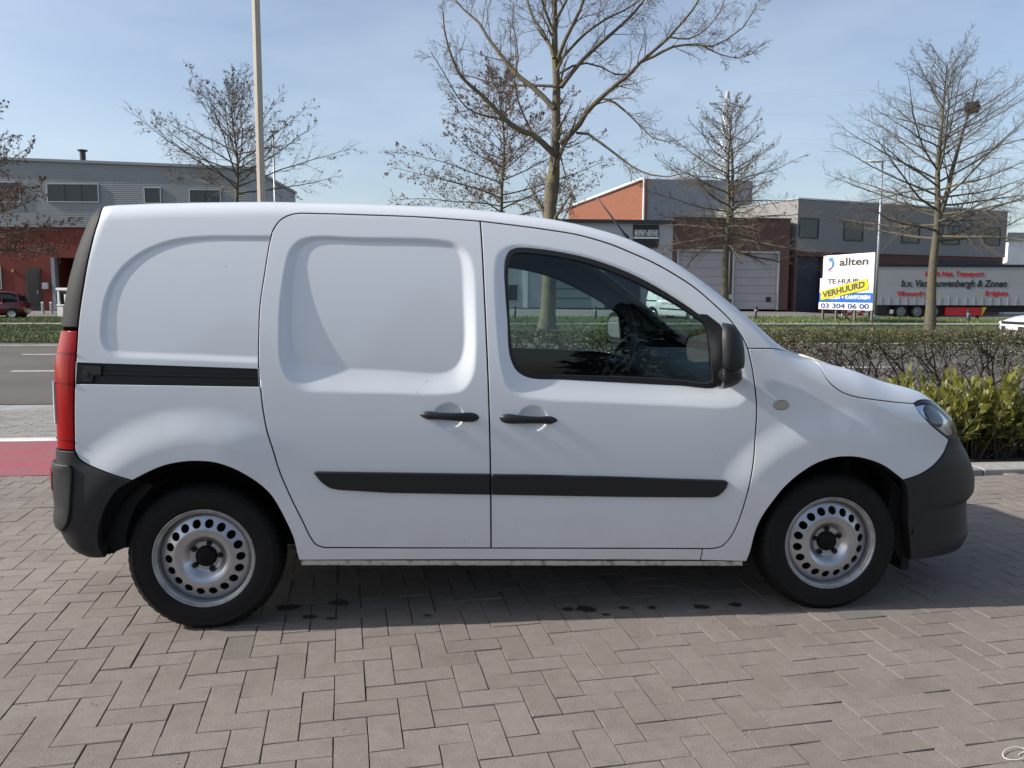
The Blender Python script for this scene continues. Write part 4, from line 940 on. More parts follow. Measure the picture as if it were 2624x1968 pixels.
me = mesh_from('brick_field', BV, BF, M_BRICK); tint_mesh(me, BT); bo = link('brick_field', me, pav); bo['kind'] = 'stuff'
# small blocks between the cycle path and the gutter
vp = strip('verge_paving', -16, .4, q_wh+.002, q_gut0, -.034, M_JOINT)
M_BRICK2, _ = brick_mat('pale_paving_block', (.25, .235, .215), (.31, .295, .275), (.19, .18, .17))
vmesh = []
for s in range(8):
    Vb, Fb = brick_geo(.21, .104, 0, 90+s); m_ = mesh_from('brick', Vb, Fb, M_BRICK2); tint_mesh(m_, [(rnd.random(), .5, 0, 1)]*12); vmesh.append(m_)
row = 0; q = q_wh+.06
while q < q_gut0-.03:
    a = -7.2+(.105 if row % 2 else 0)
    while a < -3.2:
        p = st(a, q); px = project(p)
        if -60 < px[0] < 260: put_brick(vmesh[rnd.randrange(8)], p[0], p[1], BETA, vp, -.006)
        a += .212
    q += .106; row += 1
# kerb of the planting bed
for k in range(12):
    a = .3+k*1.0; bb = MB(); bb.bbox((0, 0, -.06), (.992, q_k1-q_k0, .035), .008); o = bb.build('kerb_stone', M_CONC, bpy.data.objects['planting_bed']); o.location = st(a, q_k0); o.rotation_euler = (0, 0, BETA)
# oil drips on the paving
M_OIL = mat('oil_stain', (.035, .031, .028), .6, noise=.5, nscale=50)
for (px, py, w_) in ((1500,1561,.045),(1455,1562,.025),(1597,1559,.022),(1670,1558,.02),(1795,1556,.035),(1885,1551,.03),(1552,1576,.018),(735,1558,.05),(870,1545,.045),(845,1586,.02),(1095,1578,.016),(790,1582,.03)):
    p = ground(arr([px]), arr([py]))[0]; b = MB(); t_ = np.linspace(0, 2*PI, 20)[:-1]; ph = rnd.random()*6
    b.add([(p[0]+w_*math.cos(a)*(1+.25*math.sin(3*a+ph)+.1*math.sin(5*a)), p[1]+w_*.8*math.sin(a)*(1+.2*math.sin(2*a+ph)), .0032) for a in t_], [tuple(range(19))]); b.build('oil_stain', M_OIL, pav)
# grass blades on the verges
def grass(name, n, zones, label, hmin, hmax, mats_c):
    V, F, T = [], [], []
    k = 0
    while k < n:
        r0, r1, q0, q1 = zones[rnd.randrange(len(zones))]
        q = q0+(q1-q0)*rnd.random(); rr = r0+(r1-r0)*rnd.random(); Y = q/(math.cos(BETA)-rr*math.sin(BETA)); X = rr*Y
        z = ground_h(X, Y)-.02; h = rnd.uniform(hmin, hmax)*(1 if rnd.random() < .9 else 1.5); a = rnd.random()*PI; w_ = .012+.014*rnd.random(); lean = rnd.uniform(-.08, .08)
        b0 = len(V); V += [(X-w_*math.cos(a), Y-w_*math.sin(a), z), (X+w_*math.cos(a), Y+w_*math.sin(a), z), (X+lean, Y+rnd.uniform(-.05, .05), z+h)]; F.append((b0, b0+1, b0+2)); t = rnd.random(); T += [(t, rnd.random(), 0, 1)]*3; k += 1
    me = mesh_from(name, V, F); tint_mesh(me, T)
    m = bpy.data.materials.new(name+'_blades'); m.use_nodes = True; t, b = nodes(m); at_ = t.nodes.new('ShaderNodeAttribute'); at_.attribute_name = 'tint'; r = t.nodes.new('ShaderNodeValToRGB')
    el = r.color_ramp.elements; el[0].color = (*mats_c[0], 1); el[1].color = (*mats_c[1], 1); e = el.new(.6); e.color = (*mats_c[2], 1)
    t.links.new(at_.outputs['Color'], r.inputs[0]); t.links.new(r.outputs[0], b.inputs['Base Color']); b.inputs['Roughness'].default_value = .6; me.materials.append(m)
    return setp(link(name, me), label, 'grass', kind='stuff')
ZL = [(-.66, -.53), (-.03, .26), (.25, .66)]
grass('grass', 60000, [(a, b, q_asp1+.1, q_p0-.1) for a, b in ZL]+[(a, b, q_asp1+.1, q_p0-.1) for a, b in ZL[:1]], 'green grass verge between the road and the footpath', .03, .09, ((.045, .075, .018), (.19, .20, .07), (.095, .13, .034)))
grass('rough_grass', 45000, [(a, b, q_p1+.1, q_g1) for a, b in ZL], 'rough grass strip between the footpath and the yards', .05, .15, ((.05, .085, .02), (.22, .24, .08), (.12, .165, .042)))

# loose grit on the blocks, and a bit of string
gr = MB(); r_ = random.Random(9)
for k in range(90):
    px, py = r_.uniform(0, 2624), 1640+330*r_.random()**.8; p = ground(arr([px]), arr([py]))[0]; s_ = r_.uniform(.0014, .0032)
    a = r_.random()*6; V = [(p[0]+s_*math.cos(a+q)*r_.uniform(.7, 1.2), p[1]+s_*math.sin(a+q)*r_.uniform(.7, 1.2), z) for z in (.0005, s_*.9) for q in (0, 1.26, 2.5, 3.8, 5.0)]
    gr.add(V, [(5, 6, 7, 8, 9)]+[(i, (i+1) % 5, 5+(i+1) % 5, 5+i) for i in range(5)])
setp(gr.build('grit', mat('pale_grit', (.36, .34, .32), .8, noise=.3, nscale=80)), 'loose pale grit scattered over the brick paving', 'grit', kind='stuff')
p = ground(arr([2590]), arr([1934]))[0]; sg_ = MB(); sg_.tube([(.055*math.cos(t*5.2)*(1-.35*t)+.02*t, .030*math.sin(t*5.2+.6)*(1-.2*t)-.01*t, .004+.004*math.sin(t*7)) for t in np.linspace(0, 1.6, 40)], .0016, 6); so = sg_.build('string', mat('white_string', (.6, .58, .55), .8), None, True); so.location = (p[0], p[1], .002)
setp(so, 'curled piece of white string on the paving at the lower right corner', 'string')
# ================================================================== VEGETATION
def bark(name, c1, c2, c3=None):
    return ground_mat(name, c1, c2, 6.0, .9, c3=c3, s3=2.5, bump=.8, bscale=25)
M_BARK = bark('lichen_bark', (.085, .072, .055), (.15, .13, .10), (.17, .14, .055))
M_BARK2 = bark('grey_bark', (.075, .066, .052), (.125, .11, .09), (.12, .105, .045))
M_TWIG = mat('reddish_twig', (.12, .078, .062), .8); M_TWIG2 = mat('dark_twig', (.105, .086, .068), .8)
M_DRYL = mat('dry_brown_leaf', (.12, .058, .034), .8, col2=(.21, .11, .065), nscale=2.0)
class Tree:
    def __init__(s, seed): s.r = random.Random(seed); s.g = np.random.default_rng(seed); s.trunk = MB(); s.limb = MB(); s.twig = []; s.leaf = MB(); s.tips = []
    def wander(s, p, d, L, n, bend, up):
        pts = [np.array(p, float)]; d = np.array(d, float); d /= np.linalg.norm(d)
        for i in range(n):
            d = d+s.g.normal(0, bend, 3); d[2] += up; d /= math.sqrt(d@d); pts.append(pts[-1]+d*(L/n))
        return pts
    def along(s, pts, t):
        x = t*(len(pts)-1); i = min(int(x), len(pts)-2); f = x-i; d = pts[i+1]-pts[i]; return pts[i]*(1-f)+pts[i+1]*f, d/(math.sqrt(d@d)+1e-9)
    def side(s, d, ang, out=None):
        a = s.g.normal(0, 1, 3)
        a -= d*(a@d); a /= math.sqrt(a@a)+1e-9; return d*math.cos(ang)+a*math.sin(ang)
    def fork(s, pts, r0, level, L, dens, up, ang=(.5, 1.0), leaf=0.0, t0=.15):
        """side shoots along a limb, two more orders below"""
        n = max(2, int(dens[level]))
        for k in range(n):
            t = t0+(1-t0)*(k+s.r.random())/n; p, d = s.along(pts, min(t, .999)); l = L*(1.15-.75*t)*s.r.uniform(.55, 1.2)
            nd = s.side(d, s.r.uniform(*ang)); r = max(r0*(1-.8*t)*(.34 if level == 0 else .45), .0045)
            q = s.wander(p, nd, l, 5 if level < 2 else 3, .13, up)
            m = len(q)
            rr_ = [max(r*(1-.85*i/(m-1)), .003) for i in range(m)]
            if level == 0: s.limb.tube(q, rr_, 4, cap=False)
            else: s.twig.append((q, rr_))
            if level+1 < len(dens): s.fork(q, r, level+1, l*.48, dens, up*.7, ang, leaf)
            if leaf and level >= 1 and s.r.random() < leaf:
                for _ in range(s.r.choice((1, 2, 3, 4))): s.add_leaf(s.along(q, s.r.uniform(.3, .999))[0])
    def add_leaf(s, p, w_=.065):
        a = np.array([s.r.gauss(0, 1) for _ in range(3)]); a /= np.linalg.norm(a); b = np.cross(a, [s.r.gauss(0, 1) for _ in range(3)]); b /= np.linalg.norm(b)+1e-9
        L_ = w_*s.r.uniform(.8, 1.7); p = np.array(p)+np.array([0, 0, -.03]); s.leaf.add([p-b*w_*.35, p+a*L_*.5-b*w_*.5, p+a*L_, p+b*w_*.45+a*L_*.4], [(0, 1, 2), (0, 2, 3)])
    def finish(s, label, mb, mt, group='bare street trees', cat='tree', name='tree', base=(0, 0, 0)):
        e = empty(name, tuple(base), 0, label, cat, group); bx = np.array(base)
        for b, nm, m in ((s.trunk, 'trunk', mb), (s.limb, 'branches', mb), (s.leaf, 'dry_leaves', M_DRYL)):
            if b.V:
                b.V = [tuple(np.array(v)-bx) for v in b.V]
                me = mesh_from(nm, b.V, b.F, m, True); o = link(nm, me, e)
                if nm == 'dry_leaves': o['kind'] = 'stuff'
        if s.twig: tv, tf_ = batch_tubes(s.twig, 3); o = link('crown_twigs', mesh_np('crown_twigs', tv-bx, tf_, mt, True), e); o['kind'] = 'stuff'
        return e
def px3(l, Y, dy=None):
    out = []
    for i, p in enumerate(l): out.append(at(arr([p[0]]), arr([p[1]]), Y+(dy[i] if dy is not None else 0))[0])
    return out
# --- the big tree behind the van; its main limbs follow the photograph
T = Tree(3); Yt = 24.5
def limb(px, w0, w1, spread=0.0, sub=True, trunk=False, L=1.9, dens=(15, 8, 4), up=.03, leaf=0):
    n = len(px); dy = [spread*(i/(n-1))**1.2 for i in range(n)]
    p = smooth_line(np.array(px3(px, Yt, dy)), .35); m = len(p)
    r = [(w0+(w1-w0)*i/(m-1))*Yt/FPX/2 for i in range(m)]
    if trunk:
        for i in range(m): r[i] *= 1+.32*math.exp(-((p[i][2]-zcol)/.45)**2)+.5*math.exp(-(p[i][2]/.5)**2)
    (T.trunk if trunk else T.limb).tube(list(p), r, 10 if trunk else 6, cap=False)
    if sub: T.fork(list(p), r[0]*.9, 0, L, dens, up, leaf=leaf, t0=.25)
    return p
s_ = 1/2.011
Z = lambda l: [(950+x*s_, y*s_) for x, y in l]
zcol = float(px3(Z([(936, 960)]), Yt)[0][2])
base_y = float(project([0.0, Yt, 0])[1])
limb([(1400, base_y+4), (1404, 800), (1408, 700)]+Z([(925, 1130), (925, 1060), (932, 985), (938, 930), (945, 880), (948, 800), (955, 700), (955, 560), (958, 420), (950, 300), (948, 180), (948, 60), (950, -60), (955, -200), (960, -420)]), 42, 5, .4, True, True, 2.2, (20, 9, 4))

limb(Z([(940, 790), (890, 740), (830, 690), (785, 680), (720, 640), (640, 560), (560, 480), (470, 400), (420, 300), (380, 160), (372, 60)]), 17, 3, -1.0)
limb(Z([(945, 560), (890, 500), (830, 445), (770, 400), (720, 350), (660, 270), (600, 190), (560, 120), (480, 50), (420, -20)]), 14, 3, 1.2)
limb(Z([(955, 445), (860, 440), (770, 440), (690, 440), (600, 420), (500, 390), (420, 380)]), 8, 2, 1.5, L=1.2)
limb(Z([(975, 740), (1030, 690), (1075, 640), (1110, 580), (1180, 510), (1260, 440), (1320, 395), (1390, 320), (1460, 260), (1540, 190), (1600, 120), (1660, 50), (1700, -20)]), 16, 4, -1.4, L=2.0)
limb(Z([(1390, 320), (1460, 290), (1560, 240), (1680, 230), (1760, 240), (1840, 200), (1920, 140), (1990, 20)]), 8, 2, -1.4, L=1.2)
limb(Z([(980, 450), (1040, 370), (1110, 290), (1200, 210), (1290, 130), (1370, 50), (1420, -20), (1480, -120)]), 12, 4, 1.0, L=2.0)
limb(Z([(1060, 685), (1120, 690), (1190, 740), (1270, 800), (1350, 860), (1440, 900), (1530, 912), (1620, 890), (1690, 850), (1750, 780)]), 7, 2, -2.0, L=1.1)
limb(Z([(1205, 510), (1260, 530), (1320, 580), (1400, 660), (1450, 710), (1530, 730), (1600, 720)]), 6, 2, -1.5, L=1.0)
limb(Z([(945, 300), (930, 250), (890, 170), (840, 100), (815, 40), (800, -40)]), 10, 4, .8)
limb(Z([(965, 300), (1000, 210), (1040, 130), (1080, 50), (1110, -40), (1140, -160)]), 11, 4, -.8)
limb(Z([(965, 320), (1030, 250), (1110, 170), (1210, 100), (1330, 40), (1430, -30)]), 8, 3, 1.6)
limb(Z([(970, 380), (1040, 340), (1110, 325), (1190, 345), (1260, 385), (1330, 380)]), 6, 3, .6, L=1.2)
limb(Z([(950, 180), (900, 60), (870, -60), (850, -200)]), 9, 4, -.5); limb(Z([(955, 100), (1010, 0), (1060, -120)]), 9, 4, .5)
limb(Z([(840, 700), (800, 620), (760, 520), (740, 430), (760, 300), (750, 200), (730, 120), (735, 20)]), 6, 2, -.8, L=1.2)
limb(Z([(975, 790), (990, 850), (1010, 930), (1040, 1000), (1020, 1080)]), 4, 2, -.6, L=.9)
limb(Z([(700, 620), (600, 600), (500, 560), (430, 470), (380, 380), (310, 270)]), 5, 2, -1.5, L=1.2)
limb(Z([(1700, 230), (1800, 280), (1900, 300), (1960, 280), (2020, 225)]), 4, 1.5, -1.4, L=.8)
limb(Z([(1540, 190), (1640, 200), (1740, 140), (1800, 60), (1830, -20)]), 5, 2, -1.0, L=1.2)
T.finish('tall bare tree with lichened trunk and forked limbs rising behind the van roof', M_BARK, M_TWIG, base=at(arr([1400]), arr([base_y]), Yt)[0])
# --- conical street trees: straight leader, tiers of branches
def tier_tree(seed, px, Y, py_top, py_first, w_px, spread_px, label, leaf=0.0, leaders=1, droop=.0, nb=34, mb=M_BARK2, mt=M_TWIG2, dens=(8, 4), base_lift=0.0, rise=(.15, .9), fork=.16):
    T = Tree(seed); X = (px-CX)/FPX*Y
    zg = ground_h(X, Y)-.05; pb = np.array([at(arr([px]), arr([800]), Y)[0][0], Y, zg])
    ztop = at(arr([px]), arr([py_top]), Y)[0][2]; z1 = at(arr([px]), arr([py_first]), Y)[0][2]; spread = spread_px*Y/FPX; r0 = w_px*Y/FPX/2
    n = 14; pts = []
    for i in range(n+1):
        t = i/n; pts.append(pb+np.array([.10*math.sin(i*.9+seed)*t, .1*math.cos(i*1.3+seed)*t, (ztop-zg)*t]))
    heads = [pts]
    T.trunk.tube(pts, [r0*(1.25-.25*min(1, i/2.))*(1-.93*(i/n)**1.1) for i in range(n+1)], 9, cap=False)
    if leaders == 2:
        p, d = T.along(pts, .42); q = T.wander(p, np.array([fork, .05, 1.0]), (ztop-p[2])*.96, 9, .05, .06); T.trunk.tube(q, [r0*.62*(1-.9*i/9) for i in range(10)], 8, cap=False); heads.append(q)
        T.fork(q, r0*.5, 0, spread*.42, (16, 6, 3), .06, leaf=leaf)
    tf = (z1-zg)/(ztop-zg)
    for k in range(nb):
        t = tf+(1-tf)*((k+T.r.random()*.8)/nb)**1.05; p, d = T.along(pts, min(t, .99)); u = (t-tf)/(1-tf)
        L = spread*(1-.80*u)*T.r.uniform(.7, 1.12)*(1.0 if u > .06 else .8); az = k*2.4+T.r.uniform(-.5, .5); el = rise[0]+(rise[1]-rise[0])*u+T.r.uniform(-.15, .15)
        dr = np.array([math.cos(az)*math.cos(el), math.sin(az)*math.cos(el), math.sin(el)])
        q = T.wander(p, dr, L, 8, .07, .028 if u > .25 else .02-droop); rb = max(r0*.30*(1-.72*u), .012)
        T.limb.tube(q, [max(rb*(1-.86*i/8), .004) for i in range(9)], 5, cap=False)
        T.fork(q, rb, 1, L*.30, (0,)+dens, .03, (.45, .95), leaf*(1.25-1.0*u), t0=.12)
    return T.finish(label, mb, mt, base=tuple(pb)), T
tier_tree(11, 1287, 37, 215, 560, 16, 345, 'small tree with clinging brown leaves directly left of the tall bare tree', leaf=.6, nb=44, droop=.0, rise=(.10, 1.0), dens=(20, 8))
tier_tree(12, 617, 38, 235, 500, 17, 330, 'spreading bare tree behind the tall beige pole above the rear of the van', leaf=.2, nb=40, rise=(.25, 1.0), dens=(20, 8))
tier_tree(13, -75, 33, 265, 650, 20, 340, 'tree with brown leaves reaching in at the left edge of the photo', leaf=.85, nb=44, rise=(-.12, .8), dens=(20, 8))
tier_tree(14, 1857, 38, 275, 640, 21, 300, 'bare conical tree standing in front of the garage doors', leaf=.04, leaders=2, nb=60, droop=.03, rise=(-.12, .75), dens=(20, 8))
tr5, T5 = tier_tree(15, 2385, 34, 165, 620, 25, 440, 'bare tree with a bird nest in its fork, in front of the grey lorry trailer', leaders=2, fork=.42, nb=60, rise=(.02, .85), dens=(20, 8))
# the nest
def nest():
    c = at(arr([2492]), arr([275]), 34.3)[0]; b = MB(); r = random.Random(5)
    for k in range(260):
        a = r.random()*2*PI; h = r.uniform(-.22, .2); R = .30*(1-.5*abs(h)/.25)*r.uniform(.5, 1.05); p = c+np.array([R*math.cos(a), R*math.sin(a), h]); t = np.array([-math.sin(a), math.cos(a), r.uniform(-.5, .5)]); b.tube([p-t*.16, p+np.array([0, 0, .02]), p+t*.16], .010, 3, cap=False)
    b.V = [tuple(np.array(v)-c) for v in b.V]; e = empty('bird_nest', tuple(c), 0, 'dark twig bird nest high in the bare tree on the right', 'nest'); link('twigs', mesh_from('twigs', b.V, b.F, M_TWIG2), e)
nest()
# --- clipped hedge along the road: stems, twig lattice, small leaves
def hedge(a0, a1, q0, w_, h, label, seed, nst, ntw, nlf):
    r = random.Random(seed); stem, tw = MB(), []; LV, LF, LT = [], [], []
    e = empty('hedge', st((a0+a1)/2, q0), BETA, label, 'hedge'); am = (a0+a1)/2
    for k in range(nst):
        a = a0-am+(a1-a0)*(k+r.random()*.7)/nst; q = r.uniform(-w_*.25, w_*.25); p = [np.array([a, q, 0])]; d = np.array([r.uniform(-.25, .25), 0, 1.0])
        for i in range(5): d = d+np.array([r.uniform(-.55, .55), r.uniform(-.3, .3), .1]); d /= np.linalg.norm(d); p.append(p[-1]+d*h*.19)
        rr = r.uniform(.012, .024); stem.tube(p, [rr*(1-.13*i) for i in range(6)], 5, cap=False)
        for j in range(5):
            i = r.randrange(1, 5); f = [p[i]]; d2 = np.array([r.uniform(-1, 1), r.uniform(-.5, .5), r.uniform(.2, .9)])
            for _ in range(4): d2 = d2+np.array([r.uniform(-.5, .5), r.uniform(-.4, .4), r.uniform(-.15, .4)]); d2 /= np.linalg.norm(d2); f.append(f[-1]+d2*.13)
            stem.tube(f, [rr*.5, rr*.42, rr*.35, rr*.28, rr*.2], 4, cap=False)
    for k in range(ntw):
        a = r.uniform(a0-am, a1-am); q = r.uniform(-w_/2, w_/2); z = h*(1-.78*r.random()**1.5); p = np.array([a, q, z]); d = np.array([r.uniform(-1, 1), r.uniform(-.8, .8), r.uniform(-.5, 1.0)]); d /= np.linalg.norm(d); L_ = r.uniform(.08, .22)
        pe = p+d*L_; pe[2] = min(pe[2], h+.02); pm = (p+pe)/2+np.array([r.uniform(-.02, .02)]*3); tw.append(([p, pm, pe], [.0045, .0035, .002]))
    for k in range(nlf):
        z = h*(1-.55*abs(r.gauss(0, .30))); a = r.uniform(a0-am, a1-am); q = r.uniform(-w_/2, w_/2); z = min(z, h+.015*math.sin(a*3))
        if z < h*.7 and r.random() < .35: continue
        p = np.array([a, q, z]); u = np.array([r.gauss(0, 1), r.gauss(0, 1), r.gauss(0, .7)+.4]); u /= np.linalg.norm(u); v = np.cross(u, [r.gauss(0, 1), r.gauss(0, 1), r.gauss(0, 1)]); v /= np.linalg.norm(v)+1e-9; s1 = r.uniform(.010, .020)
        b0 = len(LV); LV += [p, p+u*s1+v*s1*.6, p+u*2*s1, p+u*s1-v*s1*.6]; LF += [(b0, b0+1, b0+2), (b0, b0+2, b0+3)]; t = r.random(); LT += [(t, 0, 0, 1)]*4
    stem.build('stems', M_STEM, e, True); tv, tf_ = batch_tubes(tw, 3); o = link('twigs', mesh_np('twigs', tv, tf_, M_STEM), e); o['kind'] = 'stuff'
    me = mesh_np('foliage', LV, LF); tint_mesh(me, LT); me.materials.append(M_HLEAF); o = link('foliage', me, e); o['kind'] = 'stuff'
    return e
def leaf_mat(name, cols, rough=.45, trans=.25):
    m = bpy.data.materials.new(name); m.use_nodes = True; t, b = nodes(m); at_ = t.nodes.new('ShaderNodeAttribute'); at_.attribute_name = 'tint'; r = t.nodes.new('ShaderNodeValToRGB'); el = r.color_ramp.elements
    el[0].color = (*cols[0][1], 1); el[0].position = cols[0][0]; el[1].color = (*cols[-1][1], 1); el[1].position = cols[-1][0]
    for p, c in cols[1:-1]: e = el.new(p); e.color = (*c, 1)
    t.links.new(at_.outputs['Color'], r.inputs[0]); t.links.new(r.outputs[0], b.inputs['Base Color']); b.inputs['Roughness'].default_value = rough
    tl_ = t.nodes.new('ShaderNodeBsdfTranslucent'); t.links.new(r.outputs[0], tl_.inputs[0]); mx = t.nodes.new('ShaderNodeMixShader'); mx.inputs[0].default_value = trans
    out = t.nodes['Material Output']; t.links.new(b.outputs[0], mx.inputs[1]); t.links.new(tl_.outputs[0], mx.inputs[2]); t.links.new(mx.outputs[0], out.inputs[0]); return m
M_STEM = mat('hedge_stem', (.075, .060, .044), .9, noise=.3, nscale=30)
M_HLEAF = leaf_mat('privet_leaf', [(0, (.07, .075, .02)), (.35, (.16, .14, .04)), (.7, (.25, .17, .055)), (1, (.34, .25, .10))])
q_h = 9.0
hedge(-.2, 9.5, q_h, .62, 1.0, 'low clipped hedge with bare brown stems between the road and the leafy shrubs', 21, 46, 5600, 17000)
# --- leafy shrubs in the bed: every leaf a folded blade
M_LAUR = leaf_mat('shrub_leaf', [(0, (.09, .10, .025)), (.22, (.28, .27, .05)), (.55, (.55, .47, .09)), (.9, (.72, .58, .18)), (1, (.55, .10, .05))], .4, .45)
def shrub(a, q, w_, h, n, seed, label):
    r = random.Random(seed); e = empty('leafy_shrub', st(a, q), r.random()*6, label, 'shrub', 'leafy shrubs in the planting bed'); stm = MB(); LV, LF, LT = [], [], []
    tips = []
    for k in range(n):
        az = r.random()*2*PI; R = w_/2*math.sqrt(r.random()); hh = h*(1-.30*(R/(w_/2))**2)*r.uniform(.45, 1.08); p0 = np.array([R*.35*math.cos(az), R*.35*math.sin(az), 0]); p2 = np.array([R*math.cos(az), R*math.sin(az), hh]); p1 = (p0+p2)/2+np.array([.03*r.gauss(0, 1), .03*r.gauss(0, 1), .02])
        stm.tube([p0, p1, p2], [.008, .006, .0035], 4, cap=False); tips.append((p1, p2))
        d = p2-p1; d /= np.linalg.norm(d)
        for j in range(r.randint(8, 12)):
            f = 1-.95*(j/11.)*r.uniform(.7, 1.1); p = p1+(p2-p1)*(f-.5)*2 if f > .5 else p0+(p1-p0)*f*2; a2 = j*2.4+r.random(); x = np.cross(d, [0, 0, 1.0] if abs(d[2]) < .95 else [1.0, 0, 0]); x /= np.linalg.norm(x); y = np.cross(d, x); o = x*math.cos(a2)+y*math.sin(a2)
            tilt = .25+.9*(j/10.); u = d*math.cos(tilt)+o*math.sin(tilt); sd = np.cross(u, d); sd /= np.linalg.norm(sd)+1e-9; nn = np.cross(sd, u); L_ = r.uniform(.07, .115); W_ = L_*r.uniform(.20, .28); cv = L_*.12
            P = [p, p+u*L_*.3+sd*W_*.8+nn*cv*.5, p+u*L_*.65+sd*W_*.9+nn*cv*.3, p+u*L_-nn*cv*.6, p+u*L_*.65-sd*W_*.9+nn*cv*.3, p+u*L_*.3-sd*W_*.8+nn*cv*.5, p+u*L_*.3, p+u*L_*.65]
            b0 = len(LV); LV += P; LF += [tuple(b0+i for i in f_) for f_ in ((0, 1, 6), (1, 2, 7, 6), (2, 3, 7), (3, 4, 7), (4, 5, 6, 7), (5, 0, 6))]
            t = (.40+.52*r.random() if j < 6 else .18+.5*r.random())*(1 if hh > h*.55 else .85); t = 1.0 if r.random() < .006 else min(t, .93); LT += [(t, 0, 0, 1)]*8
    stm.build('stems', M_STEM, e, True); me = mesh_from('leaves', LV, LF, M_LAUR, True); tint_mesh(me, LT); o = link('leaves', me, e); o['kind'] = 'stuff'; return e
sh_lab = ['yellow green shrub right behind the front bumper of the van', 'yellow green shrub next to the one behind the van bumper', 'tall leafy shrub with red tinged leaves near the right edge', 'dense yellow green shrub at the right edge of the photo', 'dark green shrub low behind the van bonnet', 'back row shrub with pale leaves before the clipped hedge', 'yellow green shrub cut off by the right edge of the photo', 'yellow green shrub farthest right, outside the photo']
qk = q_k1
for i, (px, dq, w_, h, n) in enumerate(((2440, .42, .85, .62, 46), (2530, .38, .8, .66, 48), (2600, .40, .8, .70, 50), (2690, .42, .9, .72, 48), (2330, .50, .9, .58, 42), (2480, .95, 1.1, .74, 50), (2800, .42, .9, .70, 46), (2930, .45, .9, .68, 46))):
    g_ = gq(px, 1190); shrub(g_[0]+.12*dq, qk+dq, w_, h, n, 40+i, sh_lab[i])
# blurred low plant at the van's nose

# --- dark conifers on the camera's side of the street (they show in the van's windows)
M_CONI = mat('conifer_needles', (.012, .022, .010), .8, col2=(.03, .05, .02), nscale=6)
def conifer(X, Y, h, R, seed, label):
    r = random.Random(seed); e = empty('conifer', (X, Y, -.05), 0, label, 'tree', 'conifers behind the camera'); b = MB(); b.tube([(0, 0, 0), (0, 0, h)], [.18, .02], 8); b.build('trunk', M_BARK2, e, True); b = MB(); V, F = [], []
    for k in range(2600):
        t = r.random()**.75; z = h*(.04+.96*t); rr = R*(1-t)**.8*math.sqrt(r.uniform(.15, 1)); a = r.random()*2*PI; p = np.array([rr*math.cos(a), rr*math.sin(a), z]); u = np.array([math.cos(a+r.gauss(0, .5)), math.sin(a+r.gauss(0, .5)), r.uniform(-.5, .3)]); v = np.cross(u, [r.gauss(0, 1), r.gauss(0, 1), r.gauss(0, 1)]); v /= np.linalg.norm(v)+1e-9; L_ = r.uniform(.25, .55)*(.6+.4*(1-t)); i = len(V); V += [p, p+u*L_*.5+v*L_*.28, p+u*L_, p+u*L_*.5-v*L_*.28]; F += [(i, i+1, i+2), (i, i+2, i+3)]
    o = link('foliage', mesh_from('foliage', V, F, M_CONI), e); o['kind'] = 'stuff'
for k, (X, Y, h) in enumerate(((-13, -13, 7.0), (-8, -14, 8.0), (-3.5, -12.5, 6.0), (1.0, -13.5, 7.4), (6.0, -13, 6.4), (10.5, -14, 8.4), (16, -13, 7.0))): conifer(X, Y, h, 2.0, 70+k, 'dark conifer standing behind the camera, mirrored in the van window')
# ================================================================== BUILDINGS
def clad_mat(name, c, period, amp=.5):
    m = mat(name, c, .5, noise=.07, nscale=.6); t, b = nodes(m); tc = t.nodes['Texture Coordinate']; wv = t.nodes.new('ShaderNodeTexWave'); wv.wave_type = 'BANDS'; wv.bands_direction = 'Z'; wv.inputs['Scale'].default_value = 2*PI/period/20.0*1.0
    t.links.new(tc.outputs['Object'], wv.inputs['Vector']); bp = t.nodes.new('ShaderNodeBump'); bp.inputs['Strength'].default_value = amp; bp.inputs['Distance'].default_value = .04; t.links.new(wv.outputs['Fac'], bp.inputs['Height']); t.links.new(bp.outputs[0], b.inputs['Normal']); return m
def bricks_mat(name, c1, c2, mortar, axis='x'):
    m = bpy.data.materials.new(name); m.use_nodes = True; t, b = nodes(m); tc = t.nodes.new('ShaderNodeTexCoord'); mp = t.nodes.new('ShaderNodeMapping'); mp.inputs['Rotation'].default_value = (PI/2, 0, 0 if axis == 'x' else PI/2)
    br = t.nodes.new('ShaderNodeTexBrick'); br.inputs['Color1'].default_value = (*c1, 1); br.inputs['Color2'].default_value = (*c2, 1); br.inputs['Mortar'].default_value = (*mortar, 1); br.inputs['Scale'].default_value = 1.0
    br.inputs['Brick Width'].default_value = .22; br.inputs['Row Height'].default_value = .075; br.inputs['Mortar Size'].default_value = .012
    sx = t.nodes.new('ShaderNodeSeparateXYZ'); cx = t.nodes.new('ShaderNodeCombineXYZ'); t.links.new(tc.outputs['Object'], sx.inputs[0]); t.links.new(sx.outputs['X' if axis == 'x' else 'Y'], cx.inputs['X']); t.links.new(sx.outputs['Z'], cx.inputs['Y'])
    t.links.new(cx.outputs[0], br.inputs['Vector']); t.links.new(br.outputs['Color'], b.inputs['Base Color']); b.inputs['Roughness'].default_value = .9
    bp = t.nodes.new('ShaderNodeBump'); bp.inputs['Strength'].default_value = .4; bp.inputs['Distance'].default_value = .01; bp.invert = True; t.links.new(br.outputs['Fac'], bp.inputs['Height']); t.links.new(bp.outputs[0], b.inputs['Normal']); return m
M_CLADL = clad_mat('grey_ribbed_cladding', (.22, .235, .25), .12, .3); M_REDW = mat('red_rendered_wall', (.165, .032, .022), .85, noise=.15, nscale=.8, bump=.2, bscale=20)
M_WIN = mat('dark_window_glass', (.018, .021, .026), .08, spec=.6); M_WFRM = mat('aluminium_frame', (.45, .46, .47), .4, metal=.6); M_DARKF = mat('dark_frame', (.03, .032, .036), .5)
